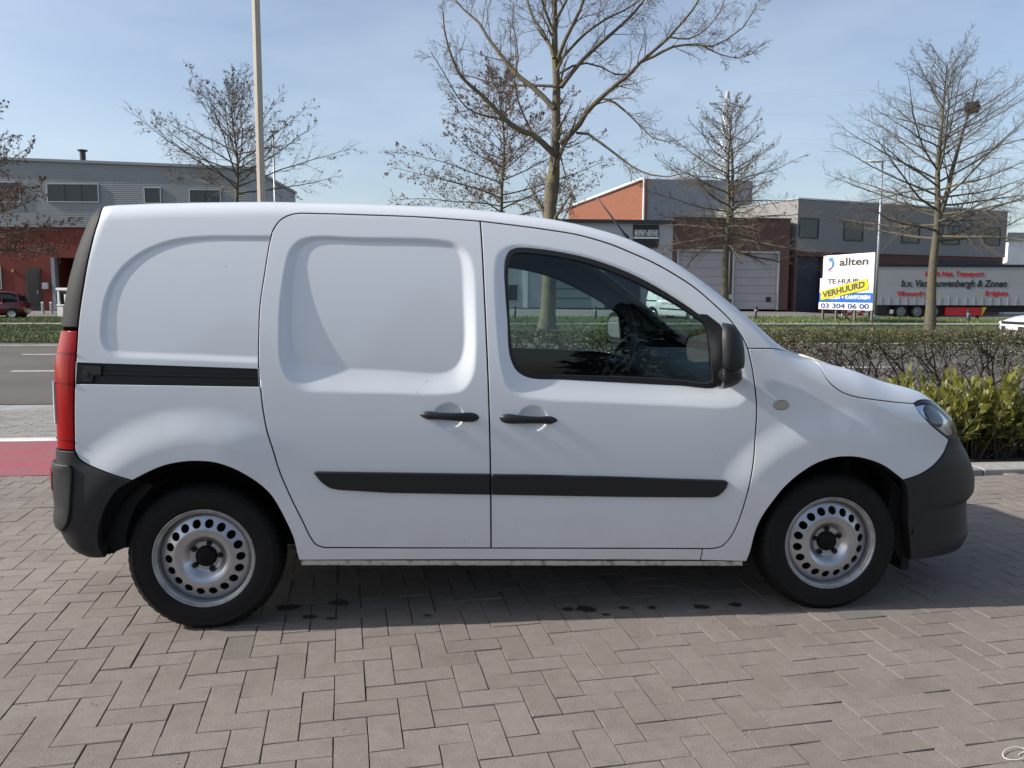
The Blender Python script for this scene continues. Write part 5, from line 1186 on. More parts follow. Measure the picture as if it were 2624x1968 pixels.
M_ORANGE = bricks_mat('orange_brick', (.34, .105, .055), (.28, .085, .045), (.24, .13, .09), 'y'); M_BROWN = bricks_mat('brown_red_brick', (.135, .050, .040), (.10, .038, .032), (.12, .085, .075))
M_GREYP = mat('grey_panel_wall', (.25, .265, .29), .6, noise=.06, nscale=.5); M_PALEW = mat('pale_grey_wall', (.37, .38, .40), .7, noise=.06, nscale=.5); M_GBUILD = mat('grey_plaster', (.235, .228, .226), .85, noise=.06, nscale=.7)
M_GARAGE = mat('garage_door_panel', (.36, .335, .345), .55, noise=.05, nscale=1.5); M_NAVY = mat('navy_gate', (.012, .016, .035), .6, noise=.2, nscale=2); M_WHITEB = mat('white_panel', (.74, .74, .73), .6, noise=.04, nscale=.8)
M_TEALW = mat('grey_green_panel', (.20, .235, .235), .6, noise=.06, nscale=.7); M_STEEL = mat('galvanised_steel', (.40, .42, .43), .45, metal=.6, noise=.1, nscale=5)
M_BEIGE = mat('beige_pole_paint', (.45, .40, .32), .6, noise=.06, nscale=3)
class Bld:
    """a building in its own frame: origin at the ground, x along the facade, y into the building"""
    def __init__(s, name, label, px, Y, yaw, cat='building'):
        X = (px-CX)/FPX*Y; p = at(arr([px]), arr([760]), Y)[0]; s.o = np.array([p[0], Y, ground_h(p[0], Y)]); s.yaw = yaw; s.e = empty(name, tuple(s.o), yaw, label, cat)
        s.t = np.array([math.cos(yaw), math.sin(yaw), 0]); s.n = np.array([-math.sin(yaw), math.cos(yaw), 0])
    def f(s, px, py, y=0.0):
        """pixel -> (x, z) on the facade plane pushed back by y"""
        d = rays(arr([px]), arr([py]))[0]; o = s.o+s.n*y; k = ((o-CAMP)@s.n)/(d@s.n); p = CAMP+d*k-s.o; return float(p@s.t), float(p[2])
    def part(s, nm, m, lo, hi, parent=None, bev=0):
        b = MB(); (b.bbox(lo, hi, bev) if bev else b.box(lo, hi)); return b.build(nm, m, parent or s.e)
    def window(s, x0, x1, z0, z1, nm='window', bars=0, fr=.05, inset_=.12, m=None, frm=None):
        w_ = s.part(nm, m or M_WIN, (x0, inset_*-.0+.01-.03, z0), (x1, .03, z1)); frm = frm or M_WFRM
        for lo, hi in (((x0-fr, -.06, z0-fr), (x1+fr, .02, z0)), ((x0-fr, -.06, z1), (x1+fr, .02, z1+fr)), ((x0-fr, -.06, z0), (x0, .02, z1)), ((x1, -.06, z0), (x1+fr, .02, z1))): s.part('window_frame', frm, lo, hi, w_)
        for k in range(bars): xb = x0+(x1-x0)*(k+1)/(bars+1); s.part('mullion', M_DARKF, (xb-.03, -.05, z0), (xb+.03, .015, z1), w_)
        return w_
    def wall(s, nm, m, x0, x1, z0, z1, y0, y1): return s.part(nm, m, (x0, y0, z0), (x1, y1, z1))
# --- left: grey cladding over red
B = Bld('industrial_building', 'red walled workshop with grey ribbed upper cladding on the left', 0, 51, math.radians(2.0))
xr, _ = B.f(648, 600); xl = -22.0; _, zb = B.f(80, 582); _, zt0 = B.f(0, 410); _, zt1 = B.f(601, 433); sl = (zt1-zt0)/(B.f(601, 433)[0]-B.f(0, 410)[0])
x_d0, _ = B.f(132, 700); _, z_d = B.f(132, 660)
b = MB(); b.box((xl, 0, 0), (x_d0, 12, zb)); b.box((x_d0, 0, z_d), (x_d0+3.6, 12, zb)); b.box((x_d0+3.6, 0, 0), (xr, 12, zb)); b.box((x_d0, 6, 0), (x_d0+3.6, 12, z_d)); b.build('red_wall', M_REDW, B.e)
b = MB(); b.prism([(xl, zb), (xr, zb), (xr, zt0+sl*xr), (xl, zt0+sl*xl)], -.12, 12); b.build('upper_cladding', M_CLADL, B.e)
b = MB(); b.prism([(xl-.1, zt0+sl*xl), (xr+.1, zt0+sl*xr), (xr+.1, zt0+sl*xr+.16), (xl-.1, zt0+sl*xl+.16)], -.25, 12.1); b.build('roof_edge', M_GREYP, B.e)
for (a, c, d, e_, nb) in ((-60, 52, 467, 517, 1), (122, 253, 472, 517, 2), (371, 412, 482, 520, 0), (487, 565, 487, 519, 1)):
    x0, z1 = B.f(a, d, -.12); x1, z0 = B.f(c, e_, -.12); w_ = B.window(x0, x1, z0, z1, bars=nb); w_.location = (0, -.13, 0)
x0, z1 = B.f(65, 687); x1, _ = B.f(103, 687); dr = B.part('entrance_door', M_DARKF, (x0, -.05, .02), (x1, .05, z1)); B.part('door_glass', M_WIN, (x0+.12, -.07, .95), (x1-.12, -.05, z1-.15), dr); B.part('door_glass', M_WIN, (x0+.12, -.07, .2), (x1-.12, -.05, .85), dr); B.part('door_handle', M_WFRM, (x1-.2, -.11, .98), (x1-.16, -.05, 1.2), dr)
x0, z1 = B.f(-40, 684); x1, z0 = B.f(4, 738); B.window(x0, x1, z0, z1)
B.part('roller_door', M_DARKF, (x_d0+.6, 2.0, 0), (x_d0+3.5, 2.1, z_d)); B.part('door_jamb', M_GREYP, (x_d0, -.03, 0), (x_d0+.22, .4, z_d))
x0, z1 = B.f(111, 725); x1, z0 = B.f(127, 741); B.part('meter_box', M_PALEW, (x0, -.18, z0), (x1, 0, z1), None, .02)
x0, z0 = B.f(32, 697); B.part('alarm_box', mat('yellowed_box', (.5, .38, .12), .6), (x0, -.08, z0), (x0+.1, 0, z0+.16))
xv, zv = B.f(197, 418); b = MB(); b.lathe([(.17, 0), (.17, 1.0)], 12, 'z', (xv, .8, zv-.1)); b.lathe([(.0, 1.02), (.30, 1.02), (.30, .96), (.17, .90)], 12, 'z', (xv, .8, zv-.1)); b.build('roof_vent', M_DARKF, B.e)
for px in (109, 131):
    p = at(arr([px]), arr([778]), 49.5)[0]; o = empty('guard_post', (p[0], 49.5, ground_h(p[0], 49.5)), 0, 'pale steel guard post %s the grey meter box' % ('left of' if px == 109 else 'right of'), 'post', 'guard posts at the workshop door'); b = MB(); b.tube([(0, 0, -.05), (0, 0, .62)], .08, 10); b.build('post_tube', M_STEEL, o); b = MB(); b.lathe([(.09, .60), (.07, .66), (0, .68)], 10); b.build('post_cap', M_WHITEB, o)
# --- middle: hall with orange gable
B = Bld('gabled_hall', 'tall grey hall with orange brick gable behind the bare trees', 1646, 66, math.radians(6))
_, zg0 = B.f(1646, 458); xR, zgR = B.f(1929, 471); 
gl_len = 15.0; gdir = PI+math.radians(38)                              # the gable wall runs back to the left
b = MB(); b.box((0, 0, 0), (xR, 16, zg0)); b.build('grey_wall', M_GREYP, B.e)
# brick gable: separate skin on a slanted wall
dxp, dyp = -math.cos(math.radians(42)), math.sin(math.radians(42))
def gpt(px, py):
    d = rays(arr([px]), arr([py]))[0]; g = np.array([0, 0, 0.]); nrm = B.t*dyp*-1+B.n*dxp; nrm = B.t*(-dyp)+B.n*dxp; k = ((B.o-CAMP)@nrm)/(d@nrm); p = CAMP+d*k-B.o; return float(p@(B.t*dxp+B.n*dyp)), float(p[2])
sL, zL = gpt(1457, 532); 
ge = MB(); P = [(0, 0), (sL, 0), (sL, zL), (0, zg0)]
V = [(dxp*s_, dyp*s_, z) for s_, z in P]+[(dxp*s_+.35*dyp, dyp*s_-.35*dxp*-1+.2, z) for s_, z in P]
ge.add(V, [(0, 1, 2, 3), (7, 6, 5, 4), (0, 4, 5, 1), (1, 5, 6, 2), (2, 6, 7, 3), (3, 7, 4, 0)]); 
M_OR2 = bricks_mat('orange_gable_brick', (.36, .115, .060), (.30, .09, .05), (.26, .15, .10)); ge.build('brick_gable', M_OR2, B.e)
b = MB(); b.tube([(dxp*0-.05, -.05, zg0+.05), (dxp*sL, dyp*sL-.05, zL+.05)], .12, 6); b.build('roof_trim', M_WHITEB, B.e); b = MB(); b.tube([(-.06, -.06, 0), (-.06, -.06, zg0+.1)], .09, 6); b.build('corner_trim', M_WHITEB, B.e)
xd, _ = B.f(1773, 455); b = MB(); b.lathe([(2.0, zg0-.1), (1.9, zg0+.25), (1.2, zg0+.5), (0, zg0+.6)], 20, 'z', (xd, 3, 0)); b.build('roof_light', M_GREYP, B.e)
# --- low wing in front of it: pale panels, sign, grey doors
B = Bld('workshop_wing', 'low pale panelled wing with a dark sign beside the brick garages', 1300, 56, BETA)
x1, _ = B.f(1723, 700); _, zt = B.f(1600, 572); xl, _ = B.f(1240, 700)
b = MB(); b.box((xl, .05, 0), (x1, 8, zt)); b.build('panel_wall', M_PALEW, B.e); B.part('roof_edge', M_DARKF, (xl, -.25, zt), (x1, 8, zt+.22))
x0, z1 = B.f(1623, 576); xx, z0 = B.f(1687, 636); sg = B.part('sign_panel', mat('black_sign', (.012, .012, .014), .5), (x0, -.03, z0), (xx, .04, z1))
xa, za = B.f(1398, 690); xb, zb_ = B.f(1512, 800); B.part('grey_gate', M_TEALW, (xa, -.02, 0), (xb, .04, za))
for k in range(3): B.part('gate_rail', M_DARKF, (xa, -.05, za*(.25+.25*k)-.03), (xb, -.02, za*(.25+.25*k)+.03))
xa, za = B.f(1340, 685); xb, _ = B.f(1352, 700); B.part('white_column', M_WHITEB, (xa, -.08, 0), (xb, .0, za))
xa, za = B.f(1303, 730); xb, zz = B.f(1326, 770); B.window(xa, xb, zz, za)
xa, za = B.f(1550, 760); xb, _ = B.f(1640, 760); B.part('dark_doorway', M_NAVY, (xa, -.02, 0), (xb, .03, B.f(1600, 690)[1]))
def text_mesh(name, body, size, m, parent, loc, rot=(PI/2, 0, 0), align='LEFT', width=None, ext=.004, shear=0.0, bold=0.0):
    cu = bpy.data.curves.new(name, 'FONT'); cu.body = body; cu.size = size; cu.extrude = ext; cu.align_x = align; cu.shear = shear; cu.offset = bold; cu.resolution_u = 3
    o = bpy.data.objects.new(name, cu); COL.objects.link(o); dg = bpy.context.evaluated_depsgraph_get(); me = bpy.data.meshes.new_from_object(o.evaluated_get(dg)); bpy.data.objects.remove(o)
    xs_ = [v.co.x for v in me.vertices]
    r = link(name, me, parent); me.materials.clear(); me.materials.append(m); r.location = loc; r.rotation_euler = rot
    if width and xs_: k = width/(max(xs_)-min(xs_)); r.scale = (k, 1, 1)
    return r
M_TXW = mat('white_lettering', (.75, .75, .74), .6)
zA = B.f(1650, 598)[1]
text_mesh('sign_lettering', 'NIEUWBOUW - RENOVATIE', .34, M_TXW, sg, (x0+.08, -.045, zA), width=(xx-x0)-.16, bold=.006)
text_mesh('sign_lettering', 'INDUSTRIE - INRICHTING', .34, M_TXW, sg, (x0+.08, -.045, B.f(1650, 604.5)[1]), width=(xx-x0)-.16, bold=.006)
B.part('sign_stripe', M_TXW, (x0+.02, -.04, B.f(1650, 611.5)[1]), (xx-.02, -.03, B.f(1650, 607)[1]), sg)
# --- brick garages
B = Bld('brick_garages', 'brown brick garage block with pale sectional doors', 1723, 57, BETA)
x1, _ = B.f(2021, 700); _, zt = B.f(1760, 560)
doors = [(1738, 1868, 643), (1881, 1996, 648)]; dx = []
for a, c, d in doors: xa, za = B.f(a, d); xb, _ = B.f(c, d); dx.append((xa, xb, za))
b = MB(); xs_ = [0]+[v for d in dx for v in d[:2]]+[x1]
for i in range(0, 6, 2): b.box((xs_[i], 0, 0), (xs_[i+1], 10, zt))
for xa, xb, za in dx: b.box((xa, 0, za), (xb, 10, zt)); b.box((xa, .4, 0), (xb, 10, za))
b.build('brick_wall', M_BROWN, B.e); B.part('wall_coping', M_DARKF, (-.05, -.06, zt), (x1+.05, 10, zt+.10))
for xa, xb, za in dx:
    gd = B.part('garage_door', M_DARKF, (xa, .22, .02), (xb, .30, za)); n = 7
    for k in range(n): B.part('door_panel', M_GARAGE, (xa+.03, .16, .05+(za-.08)*k/n), (xb-.03, .22, .05+(za-.08)*(k+1)/n-.012), gd, .012)
    for lo, hi in (((xa-.08, -.03, 0), (xa+.04, .2, za)), ((xb-.04, -.03, 0), (xb+.08, .2, za)), ((xa-.08, -.03, za-.02), (xb+.08, .2, za+.12))): B.part('door_jamb', M_WFRM, lo, hi, gd)
    B.part('door_vent', M_NAVY, (xb-.75, .13, .55), (xb-.4, .16, .9), gd)
xa, za = B.f(1866, 755); B.part('intercom_box', M_WFRM, (xa, -.1, za-.3), (xa+.3, 0, za))
# --- grey building turned away to the right
B = Bld('grey_office_building', 'flat roofed grey office block with small square windows behind the trailer', 2036, 58, math.radians(23))
xR, _ = B.f(2579, 600); _, zt = B.f(2036, 509.5); _, zb = B.f(2040, 644)
b = MB(); b.box((0, 0, zb), (xR, 14, zt)); b.build('grey_wall', M_GBUILD, B.e); B.part('roof_coping', M_WFRM, (-.06, -.06, zt), (xR+.06, 14, zt+.10))
xa, za = B.f(2046, 656); xb, _ = B.f(2112, 656)
b = MB(); b.box((0, .08, -.4), (xa, 14, zb)); b.box((xa, .08, za), (xb, 14, zb)); b.box((xb, .08, -.4), (xR-.1, 14, zb)); b.build('brick_base', M_BROWN, B.e); B.part('navy_gate', M_NAVY, (xa, .3, -.3), (xb, .4, za))
for (a, c, d, e_) in ((2050, 2094, 561, 609), (2165, 2208, 567, 615), (2314, 2353, 574, 621), (2417, 2456, 579, 625), (2525, 2560, 584, 627)):
    x0, z1 = B.f(a, d); x1, z0 = B.f(c, e_); B.window(x0, x1, z0, z1, fr=.08, frm=M_DARKF, bars=0)
xa, za = B.f(2412, 667); xb, z0 = B.f(2560, 690); B.part('dark_band', M_NAVY, (xa, .0, z0), (xb, .1, za))
B = Bld('white_depot', 'white depot wall with a dark roof edge at the far right', 2575, 72, BETA)
_, zt = B.f(2600, 617); _, z2 = B.f(2600, 596); b = MB(); b.box((0, 0, -.3), (25, 12, zt)); b.build('white_wall', M_WHITEB, B.e); B.part('roof_edge', M_GREYP, (-.2, -.1, zt), (25.2, 12, z2))
# ================================================================== STREET FURNITURE
def pole(name, label, px, Y, z1, r0, r1, m, n=12, group=None, lean=0.0, cat='lamp post'):
    p = at(arr([px[0]]), arr([px[1]]), Y)[0]; e = empty(name, (p[0], Y, ground_h(p[0], Y)-.03), 0, label, cat, group); b = MB(); b.tube([(0, 0, 0), (lean*z1, 0, z1)], [r0, r1], n); b.build('pole', m, e, n > 8); b = MB(); b.lathe([(r0*1.5, 0), (r0*1.5, .25), (r0, .32)], n); b.build('pole_base', m, e); return e, p
e, p = pole('street_pole', 'tall beige pole standing behind the van roof', (668, 430), 11.2, 11, .058, .046, M_BEIGE, 8, cat='pole')
b = MB(); b.tube([(0, 0, 10.9), (0, .5, 11.3), (0, 1.4, 11.5)], [.045, .04, .035], 8); b.build('bracket', M_BEIGE, e, True); b = MB(); b.bbox((-.14, 1.3, 11.44), (.14, 2.0, 11.58), .04); b.build('lamp_head', M_STEEL, e)
def lamp(px, pyt, Y, label, hd):
    zt = at(arr([px]), arr([pyt]), Y)[0][2]; e, p = pole('street_lamp', label, (px, pyt), Y, zt, .085, .05, M_STEEL, 10, 'street lamps across the road'); b = MB(); x0, x1 = hd; V = []; K = 10
    for x, w_, h in ((x0, .05, .03), (x0*.7+x1*.3, .16, .07), (x0*.3+x1*.7, .17, .08), (x1, .07, .05)):
        for k in range(K): a = 2*PI*k/K; V.append((x, w_*math.cos(a), zt+.04+h*math.sin(a)))
    b.add(V, [(i*K+k, i*K+(k+1) % K, (i+1)*K+(k+1) % K, (i+1)*K+k) for i in range(3) for k in range(K)]+[tuple(range(K)), tuple(3*K+k for k in range(K))]); b.build('lamp_head', M_WHITEB if hd[0] < -.5 else M_STEEL, e, True)
lamp(2262, 414, 47, 'slim grey street lamp right of the billboard', (-.85, .12)); lamp(700, 347, 50, 'distant dark street lamp just right of the beige pole', (-.35, .35))
def bollard(px, py, Y, h, label, lean=0.0):
    p = ground(arr([px]), arr([py]))[0]; X = (px-CX)/FPX*Y; e = empty('bollard', (X*1.0, Y, ground_h(X, Y)-.02), 0, label, 'bollard', 'dark bollards along the yards'); e.rotation_euler = (0, lean, 0)
    b = MB(); b.lathe([(.10, 0), (.095, h*.80), (.07, h*.82), (.07, h*.86), (.10, h*.88), (.10, h*.95), (.05, h)], 12); b.build('post', M_DARKF, e, True); b = MB(); b.lathe([(.101, h*.66), (.101, h*.72)], 12); b.build('band', M_WFRM, e)
bollard(1931, 817, 47.5, .78, 'dark leaning bollard left of the billboard, before the garages', .12); bollard(2477, 823, 45, .66, 'dark bollard under the red trailer box'); bollard(1524, 817, 47, .75, 'dark bollard seen through the van windows'); bollard(1318, 812, 47, .75, 'dark bollard at the left edge of the van window view')
# --- billboard
Yn, Yf = 42.5, 46.6
def bb_corner(px, py, Y): return at(arr([px]), arr([py]), Y)[0]
Pl = bb_corner(2101, 792.8, Yf); Pr = bb_corner(2234.5, 794.2, Yn); dirv = (Pr-Pl)[:2]; Wd = float(np.hypot(*dirv)); yaw = math.atan2(dirv[1], dirv[0])
zb = float((Pl[2]+Pr[2])/2); H = float(bb_corner(2239, 645, Yn)[2]-bb_corner(2234, 794, Yn)[2])
M_BB = mat('billboard_white', (.80, .80, .79), .55, noise=.03, nscale=2); M_BLUE = mat('billboard_blue', (.02, .12, .50), .5); M_YEL = mat('banner_yellow', (.60, .50, .02), .5); M_GREYT = mat('grey_lettering', (.06, .06, .065), .6); M_BLT = mat('blue_grey_lettering', (.05, .08, .22), .6); M_LBL = mat('light_blue_print', (.10, .28, .62), .5); M_PUR = mat('violet_print', (.12, .10, .35), .5); M_WOOD = mat('weathered_timber', (.16, .14, .11), .85, noise=.2, nscale=8)
e = empty('billboard', (Pl[0], Pl[1], 0), yaw, 'white and blue letting billboard with a yellow VERHUURD banner on timber posts', 'billboard'); e.rotation_euler = (0, 0, yaw)
def bx(nm, m, x0, x1, z0, z1, y0, y1, par=None): b = MB(); b.box((x0, y0, z0), (x1, y1, z1)); return b.build(nm, m, par or e)
zs = [zb, zb+H*.135, zb+H*.58, zb+H]
b1 = bx('phone_board', M_BB, -.10*Wd*.3, Wd, zs[0], zs[1]-.02, 0, .06); b2 = bx('lower_board', M_BB, -.02*Wd, Wd, zs[1], zs[2], .0, .06); b3 = bx('upper_board', M_BB, .03*Wd, Wd, zs[2]+.01, zs[3], .0, .06)
bx('blue_band', M_BLUE, -.02*Wd, Wd, zs[1]+.01, zb+H*.305, -.012, 0, b2)
def wp(f): return f*Wd
def zp(f): return zb+H*f
text_mesh('lettering', '03 304 06 00', H*.125, M_BLT, b1, (wp(.02), -.008, zp(.022)), width=wp(.93), bold=.014)
text_mesh('lettering', 'allten', H*.185, M_GREYT, b3, (wp(.36), -.008, zp(.80)), width=wp(.54), bold=.016); text_mesh('lettering', 'www.allten.be', H*.07, mat('faint_grey_lettering', (.45, .45, .46), .6), b3, (wp(.39), -.008, zp(.70)), width=wp(.45))
text_mesh('lettering', 'TE HUUR', H*.12, M_GREYT, b2, (wp(.14), -.008, zp(.475)), width=wp(.62), bold=.012); text_mesh('lettering', 'BUREELEN + KANTOREN', H*.09, M_BB, b2, (wp(.01), -.022, zp(.195)), width=wp(.95), bold=.012)
bn = MB(); c4 = [(.02, .345), (.99, .535), (1.0, .345), (.03, .16)]; c4 = [(.015, .34), (.90, .555), (.93, .37), (.03, .165)]
V = [(wp(x), y, zp(z)) for y in (-.05, -.035) for x, z in c4]; bn.add(V, [(0, 1, 2, 3), (7, 6, 5, 4), (0, 4, 5, 1), (1, 5, 6, 2), (2, 6, 7, 3), (3, 7, 4, 0)]); bn = bn.build('banner', M_YEL, e)
ang = math.atan2((c4[1][1]-c4[0][1])*H, (c4[1][0]-c4[0][0])*Wd); tx = text_mesh('lettering', 'VERHUURD', H*.15, M_GREYT, bn, (wp(.075), -.056, zp(.215)), rot=(PI/2, -ang, 0), width=wp(.80)*1.02, bold=.016)
lg = MB(); t_ = np.linspace(-1.75, 2.0, 26); cxx, czz = .175, .845
out = [(cxx+.082*math.cos(a), czz+.105*math.sin(a)) for a in t_]; inn = [(cxx-.018+.052*math.cos(a), czz-.018+.062*math.sin(a)) for a in t_[::-1]]
V = [(wp(x), -.01, zp(z)) for x, z in out+inn]; n = 26
lg.add(V, [(i, i+1, 2*n-2-i, 2*n-1-i) for i in range(n-1)]); lg.build('logo_crescent', M_LBL, b3)
l2 = MB(); l2.add([(wp(x), -.013, zp(z)) for x, z in ((.10, .72), (.15, .715), (.22, .76), (.262, .85), (.235, .85), (.20, .78), (.15, .745))], [tuple(range(7))]); l2.build('logo_wing', M_PUR, b3)
l3 = MB(); l3.add([(wp(x), -.015, zp(z)) for x, z in ((.185, .77), (.205, .765), (.20, .72), (.175, .665), (.165, .665), (.185, .72))], [tuple(range(6))]); l3.build('logo_leg', mat('logo_red', (.35, .06, .06), .6), b3)
for xw in (.03, .30, .66, .97): bx('post', M_WOOD, wp(xw)-.05, wp(xw)+.05, -.05, zp(.9), .065, .17)
for xw in (.12, .30):
    b = MB(); b.tube([(wp(xw), .12, zp(.05)), (wp(xw)-.1, 1.2, -.05)], .05, 4); b.build('strut', M_WOOD, e)
# striped barrier lying below the board
p0 = at(arr([2158]), arr([820]), 48)[0]; e = empty('striped_barrier', (p0[0], 48, ground_h(p0[0], 48)-.02), math.radians(4), 'red and white striped barrier on the yard under the billboard', 'barrier'); M_SR = mat('barrier_red', (.45, .03, .03), .5)
for k in range(7): b = MB(); b.bbox((k*.27, -.03, .42), (k*.27+.268, .03, .60), .01); b.build('stripe_board', M_SR if k % 2 == 0 else M_WHITEB, e)
for k in range(5): b = MB(); b.bbox((.1+k*.33, .30, .22), (.1+k*.33+.328, .34, .36), .01); b.build('stripe_board', M_WHITEB if k % 2 == 0 else M_SR, e)
for x in (.2, 1.6): b = MB(); b.bbox((x-.05, -.35, 0), (x+.05, .5, .08), .01); b.bbox((x-.03, -.03, .08), (x+.03, .03, .6), .005); b.build('stand', M_DARKF, e)
# kiosk / sign box behind the van's tail
p0 = at(arr([147]), arr([805]), 46)[0]; e = empty('notice_box', (p0[0], 46, ground_h(p0[0], 46)-.02), math.radians(-12), 'white framed notice box half hidden behind the rear of the van', 'notice board')
b = MB(); b.bbox((.05, 0, .0), (.18, .12, 1.55), .01); b.bbox((1.2, 0, 0), (1.33, .12, 1.55), .01); b.build('frame_post', M_WHITEB, e); b = MB(); b.bbox((.0, -.05, .70), (1.4, .45, .78), .01); b.bbox((.0, -.05, 1.55), (1.4, .45, 1.70), .02); b.build('shelf', M_WHITEB, e); b = MB(); b.box((.18, .08, .78), (1.2, .40, 1.55)); b.build('glass_front', M_WIN, e); b = MB(); b.box((.45, .05, .9), (.8, .078, 1.35)); b.build('notice', M_TXW, e)
b = MB(); b.bbox((.02, -.03, .0), (.42, .3, .66), .02); b.build('base_box', M_WHITEB, e)
# --- lorry trailer
M_TARP = mat('grey_curtain_tarp', (.31, .32, .335), .55, noise=.05, nscale=.7); M_TBLACK = mat('trailer_black', (.014, .014, .016), .7); M_TRED = mat('trailer_red', (.50, .015, .02), .5); M_LTR = mat('red_lettering', (.42, .03, .04), .6); M_LTB = mat('black_lettering', (.025, .025, .03), .6)
YT = 54.0; pL = at(arr([2224]), arr([800]), YT)[0]; zgt = -.12
e = empty('lorry_trailer', (pL[0], YT, zgt), math.radians(1.0), 'long grey curtain sided lorry trailer with red and black lettering', 'trailer')
tf = lambda px, py: (float(at(arr([px]), arr([py]), YT)[0][0]-pL[0]), float(at(arr([px]), arr([py]), YT)[0][2]-zgt))
zt = tf(2400, 677)[1]; zc_ = tf(2400, 684)[1]; zl = tf(2400, 766)[1]; zf = tf(2400, 782)[1]; LT_ = 13.6
def tb(nm, m, lo, hi, bev=.0, par=None): b = MB(); (b.bbox(lo, hi, bev) if bev else b.box(lo, hi)); return b.build(nm, m, par or e)
tarp = tb('curtain', M_TARP, (0, 0, zl), (LT_, 2.5, zc_)); tb('roof_rail', M_TBLACK, (-.02, -.03, zc_), (LT_+.02, 2.53, zt))
for k in range(24): x = .25+k*.56; tb('curtain_strap', M_GREYP, (x, -.03, zf), (x+.05, -.005, zl+.12)); 
tb('curtain_skirt', M_TARP, (0, -.01, zf), (LT_, .03, zl)); tb('chassis', M_TBLACK, (.1, .4, zf-.45), (LT_-.2, 2.1, zf)); tb('under_guard', M_TBLACK, (.05, .1, zf-.55), (1.3, 2.4, zf-.02))
zw = .50
for px in (2312, 2354, 2397):
    x, _ = tf(px, 802); wm = empty('wheel', (x, .12, zw)); wm.parent = e; b = MB(); b.lathe([(.30, .02), (.36, -.02), (.46, -.02), (.50, .04), (.50, .30), (.3, .34)], 28, 'y'); b.build('tyre', M_TYRE, wm, True); b = MB(); b.lathe([(0, -.04), (.10, -.05), (.13, .02), (.22, .06), (.28, .05), (.31, .02)], 24, 'y'); b.build('rim', mat('dull_rim', (.22, .22, .225), .6, metal=.3), wm, True)
x0, z1 = tf(2428, 787); x1, z0 = tf(2520, 809); bxr = tb('pallet_box', M_TRED, (x0, .08, z0), (x1, .7, z1), .03); xe = tf(2534, 787)[0]; b = MB(); b.prism([(x1+.01, z0), (x1+.01, z1), (xe, z1)], .07, .5); b.build('warning_flap', mat('yellow_flap', (.55, .42, .03), .6), e)
x2, _ = tf(2517, 800); tb('landing_leg', M_TBLACK, (x2-.07, .3, .02), (x2+.07, .5, z0+.1)); tb('light_box', M_WHITEB, (tf(2284, 800)[0], .1, .35), (tf(2292, 800)[0], .3, .62), .02)
for body, xa, xb, yb, yt, m, sh in (('Int. & Nat. Transport', 2371, 2524, 707, 695, M_LTR, 0), ('b.v. Van Lauwenbergh & Zonen', 2309, 2584, 734, 717, M_LTB, .15), ('Vilvoorde', 2299, 2374, 758, 746, M_LTR, 0), ('Belgium', 2527, 2587, 757, 745, M_LTR, 0)):
    x, z = tf(xa, yb); x9, z9 = tf(xb, yt); text_mesh('lettering', body, (z9-z)*1.35, m, tarp, (x, -.012, z), width=x9-x, bold=.022, shear=sh)
# --- power lines and pylon
M_PYL = mat('pylon_steel', (.50, .52, .54), .5, metal=.2); YP = 210.0
pb = at(arr([1848]), arr([760]), YP)[0]; e = empty('transmission_pylon', (pb[0], YP, -.5), .4, 'pale lattice transmission pylon rising behind the conical tree', 'pylon'); hp = at(arr([1848]), arr([232]), YP)[0][2]+.5; b = MB()
def wz(z): return float(np.interp(z, [0, hp*.55, hp*.8, hp], [3.6, 1.5, 1.1, .25]))
zz = list(np.linspace(0, hp, 19))
for sx in (-1, 1):
    for sy in (-1, 1): b.tube([(sx*wz(z), sy*wz(z), z) for z in zz], .16, 4)
for i in range(18):
    z0, z1 = zz[i], zz[i+1]
    for a, c in (((-1, -1), (1, -1)), ((1, -1), (1, 1)), ((1, 1), (-1, 1)), ((-1, 1), (-1, -1))):
        b.tube([(a[0]*wz(z0), a[1]*wz(z0), z0), (c[0]*wz(z1), c[1]*wz(z1), z1)], .09, 3); b.tube([(c[0]*wz(z0), c[1]*wz(z0), z0), (a[0]*wz(z1), a[1]*wz(z1), z1)], .09, 3)
b.build('lattice_mast', M_PYL, e)
for zf_ in (.62, .78, .93): b = MB(); z = hp*zf_; b.tube([(-5.5, 0, z), (0, 0, z+.9), (5.5, 0, z)], .14, 4); b.tube([(-5.5, 0, z), (5.5, 0, z)], .12, 4); b.build('cross_arm', M_PYL, e)
M_WIRE = mat('power_wire', (.18, .19, .21), .6)
for k, (xa, ya, xb, yb) in enumerate(((1866, 238, 2700, 178), (1866, 247, 2700, 190), (1866, 286, 2700, 262), (1866, 300, 2700, 276), (1866, 345, 2700, 330), (1866, 357, 2700, 344), (1866, 390, 2700, 384), (1866, 399, 2700, 396))):
    A, C_ = at(arr([xa]), arr([ya]), YP)[0], at(arr([xb]), arr([yb]), 150)[0]; pts = [A+(C_-A)*t-np.array([0, 0, 3.0*t*(1-t)*4*.5]) for t in np.linspace(0, 1, 14)]; b = MB(); b.tube([p-A for p in pts], .035, 3); o = b.build('power_line', M_WIRE, None); o.location = A
    setp(o, ('highest', 'second highest', 'third', 'fourth', 'fifth', 'sixth', 'second lowest', 'lowest')[k]+' thin power line crossing the sky at upper right', 'power line', 'power lines to the pylon')
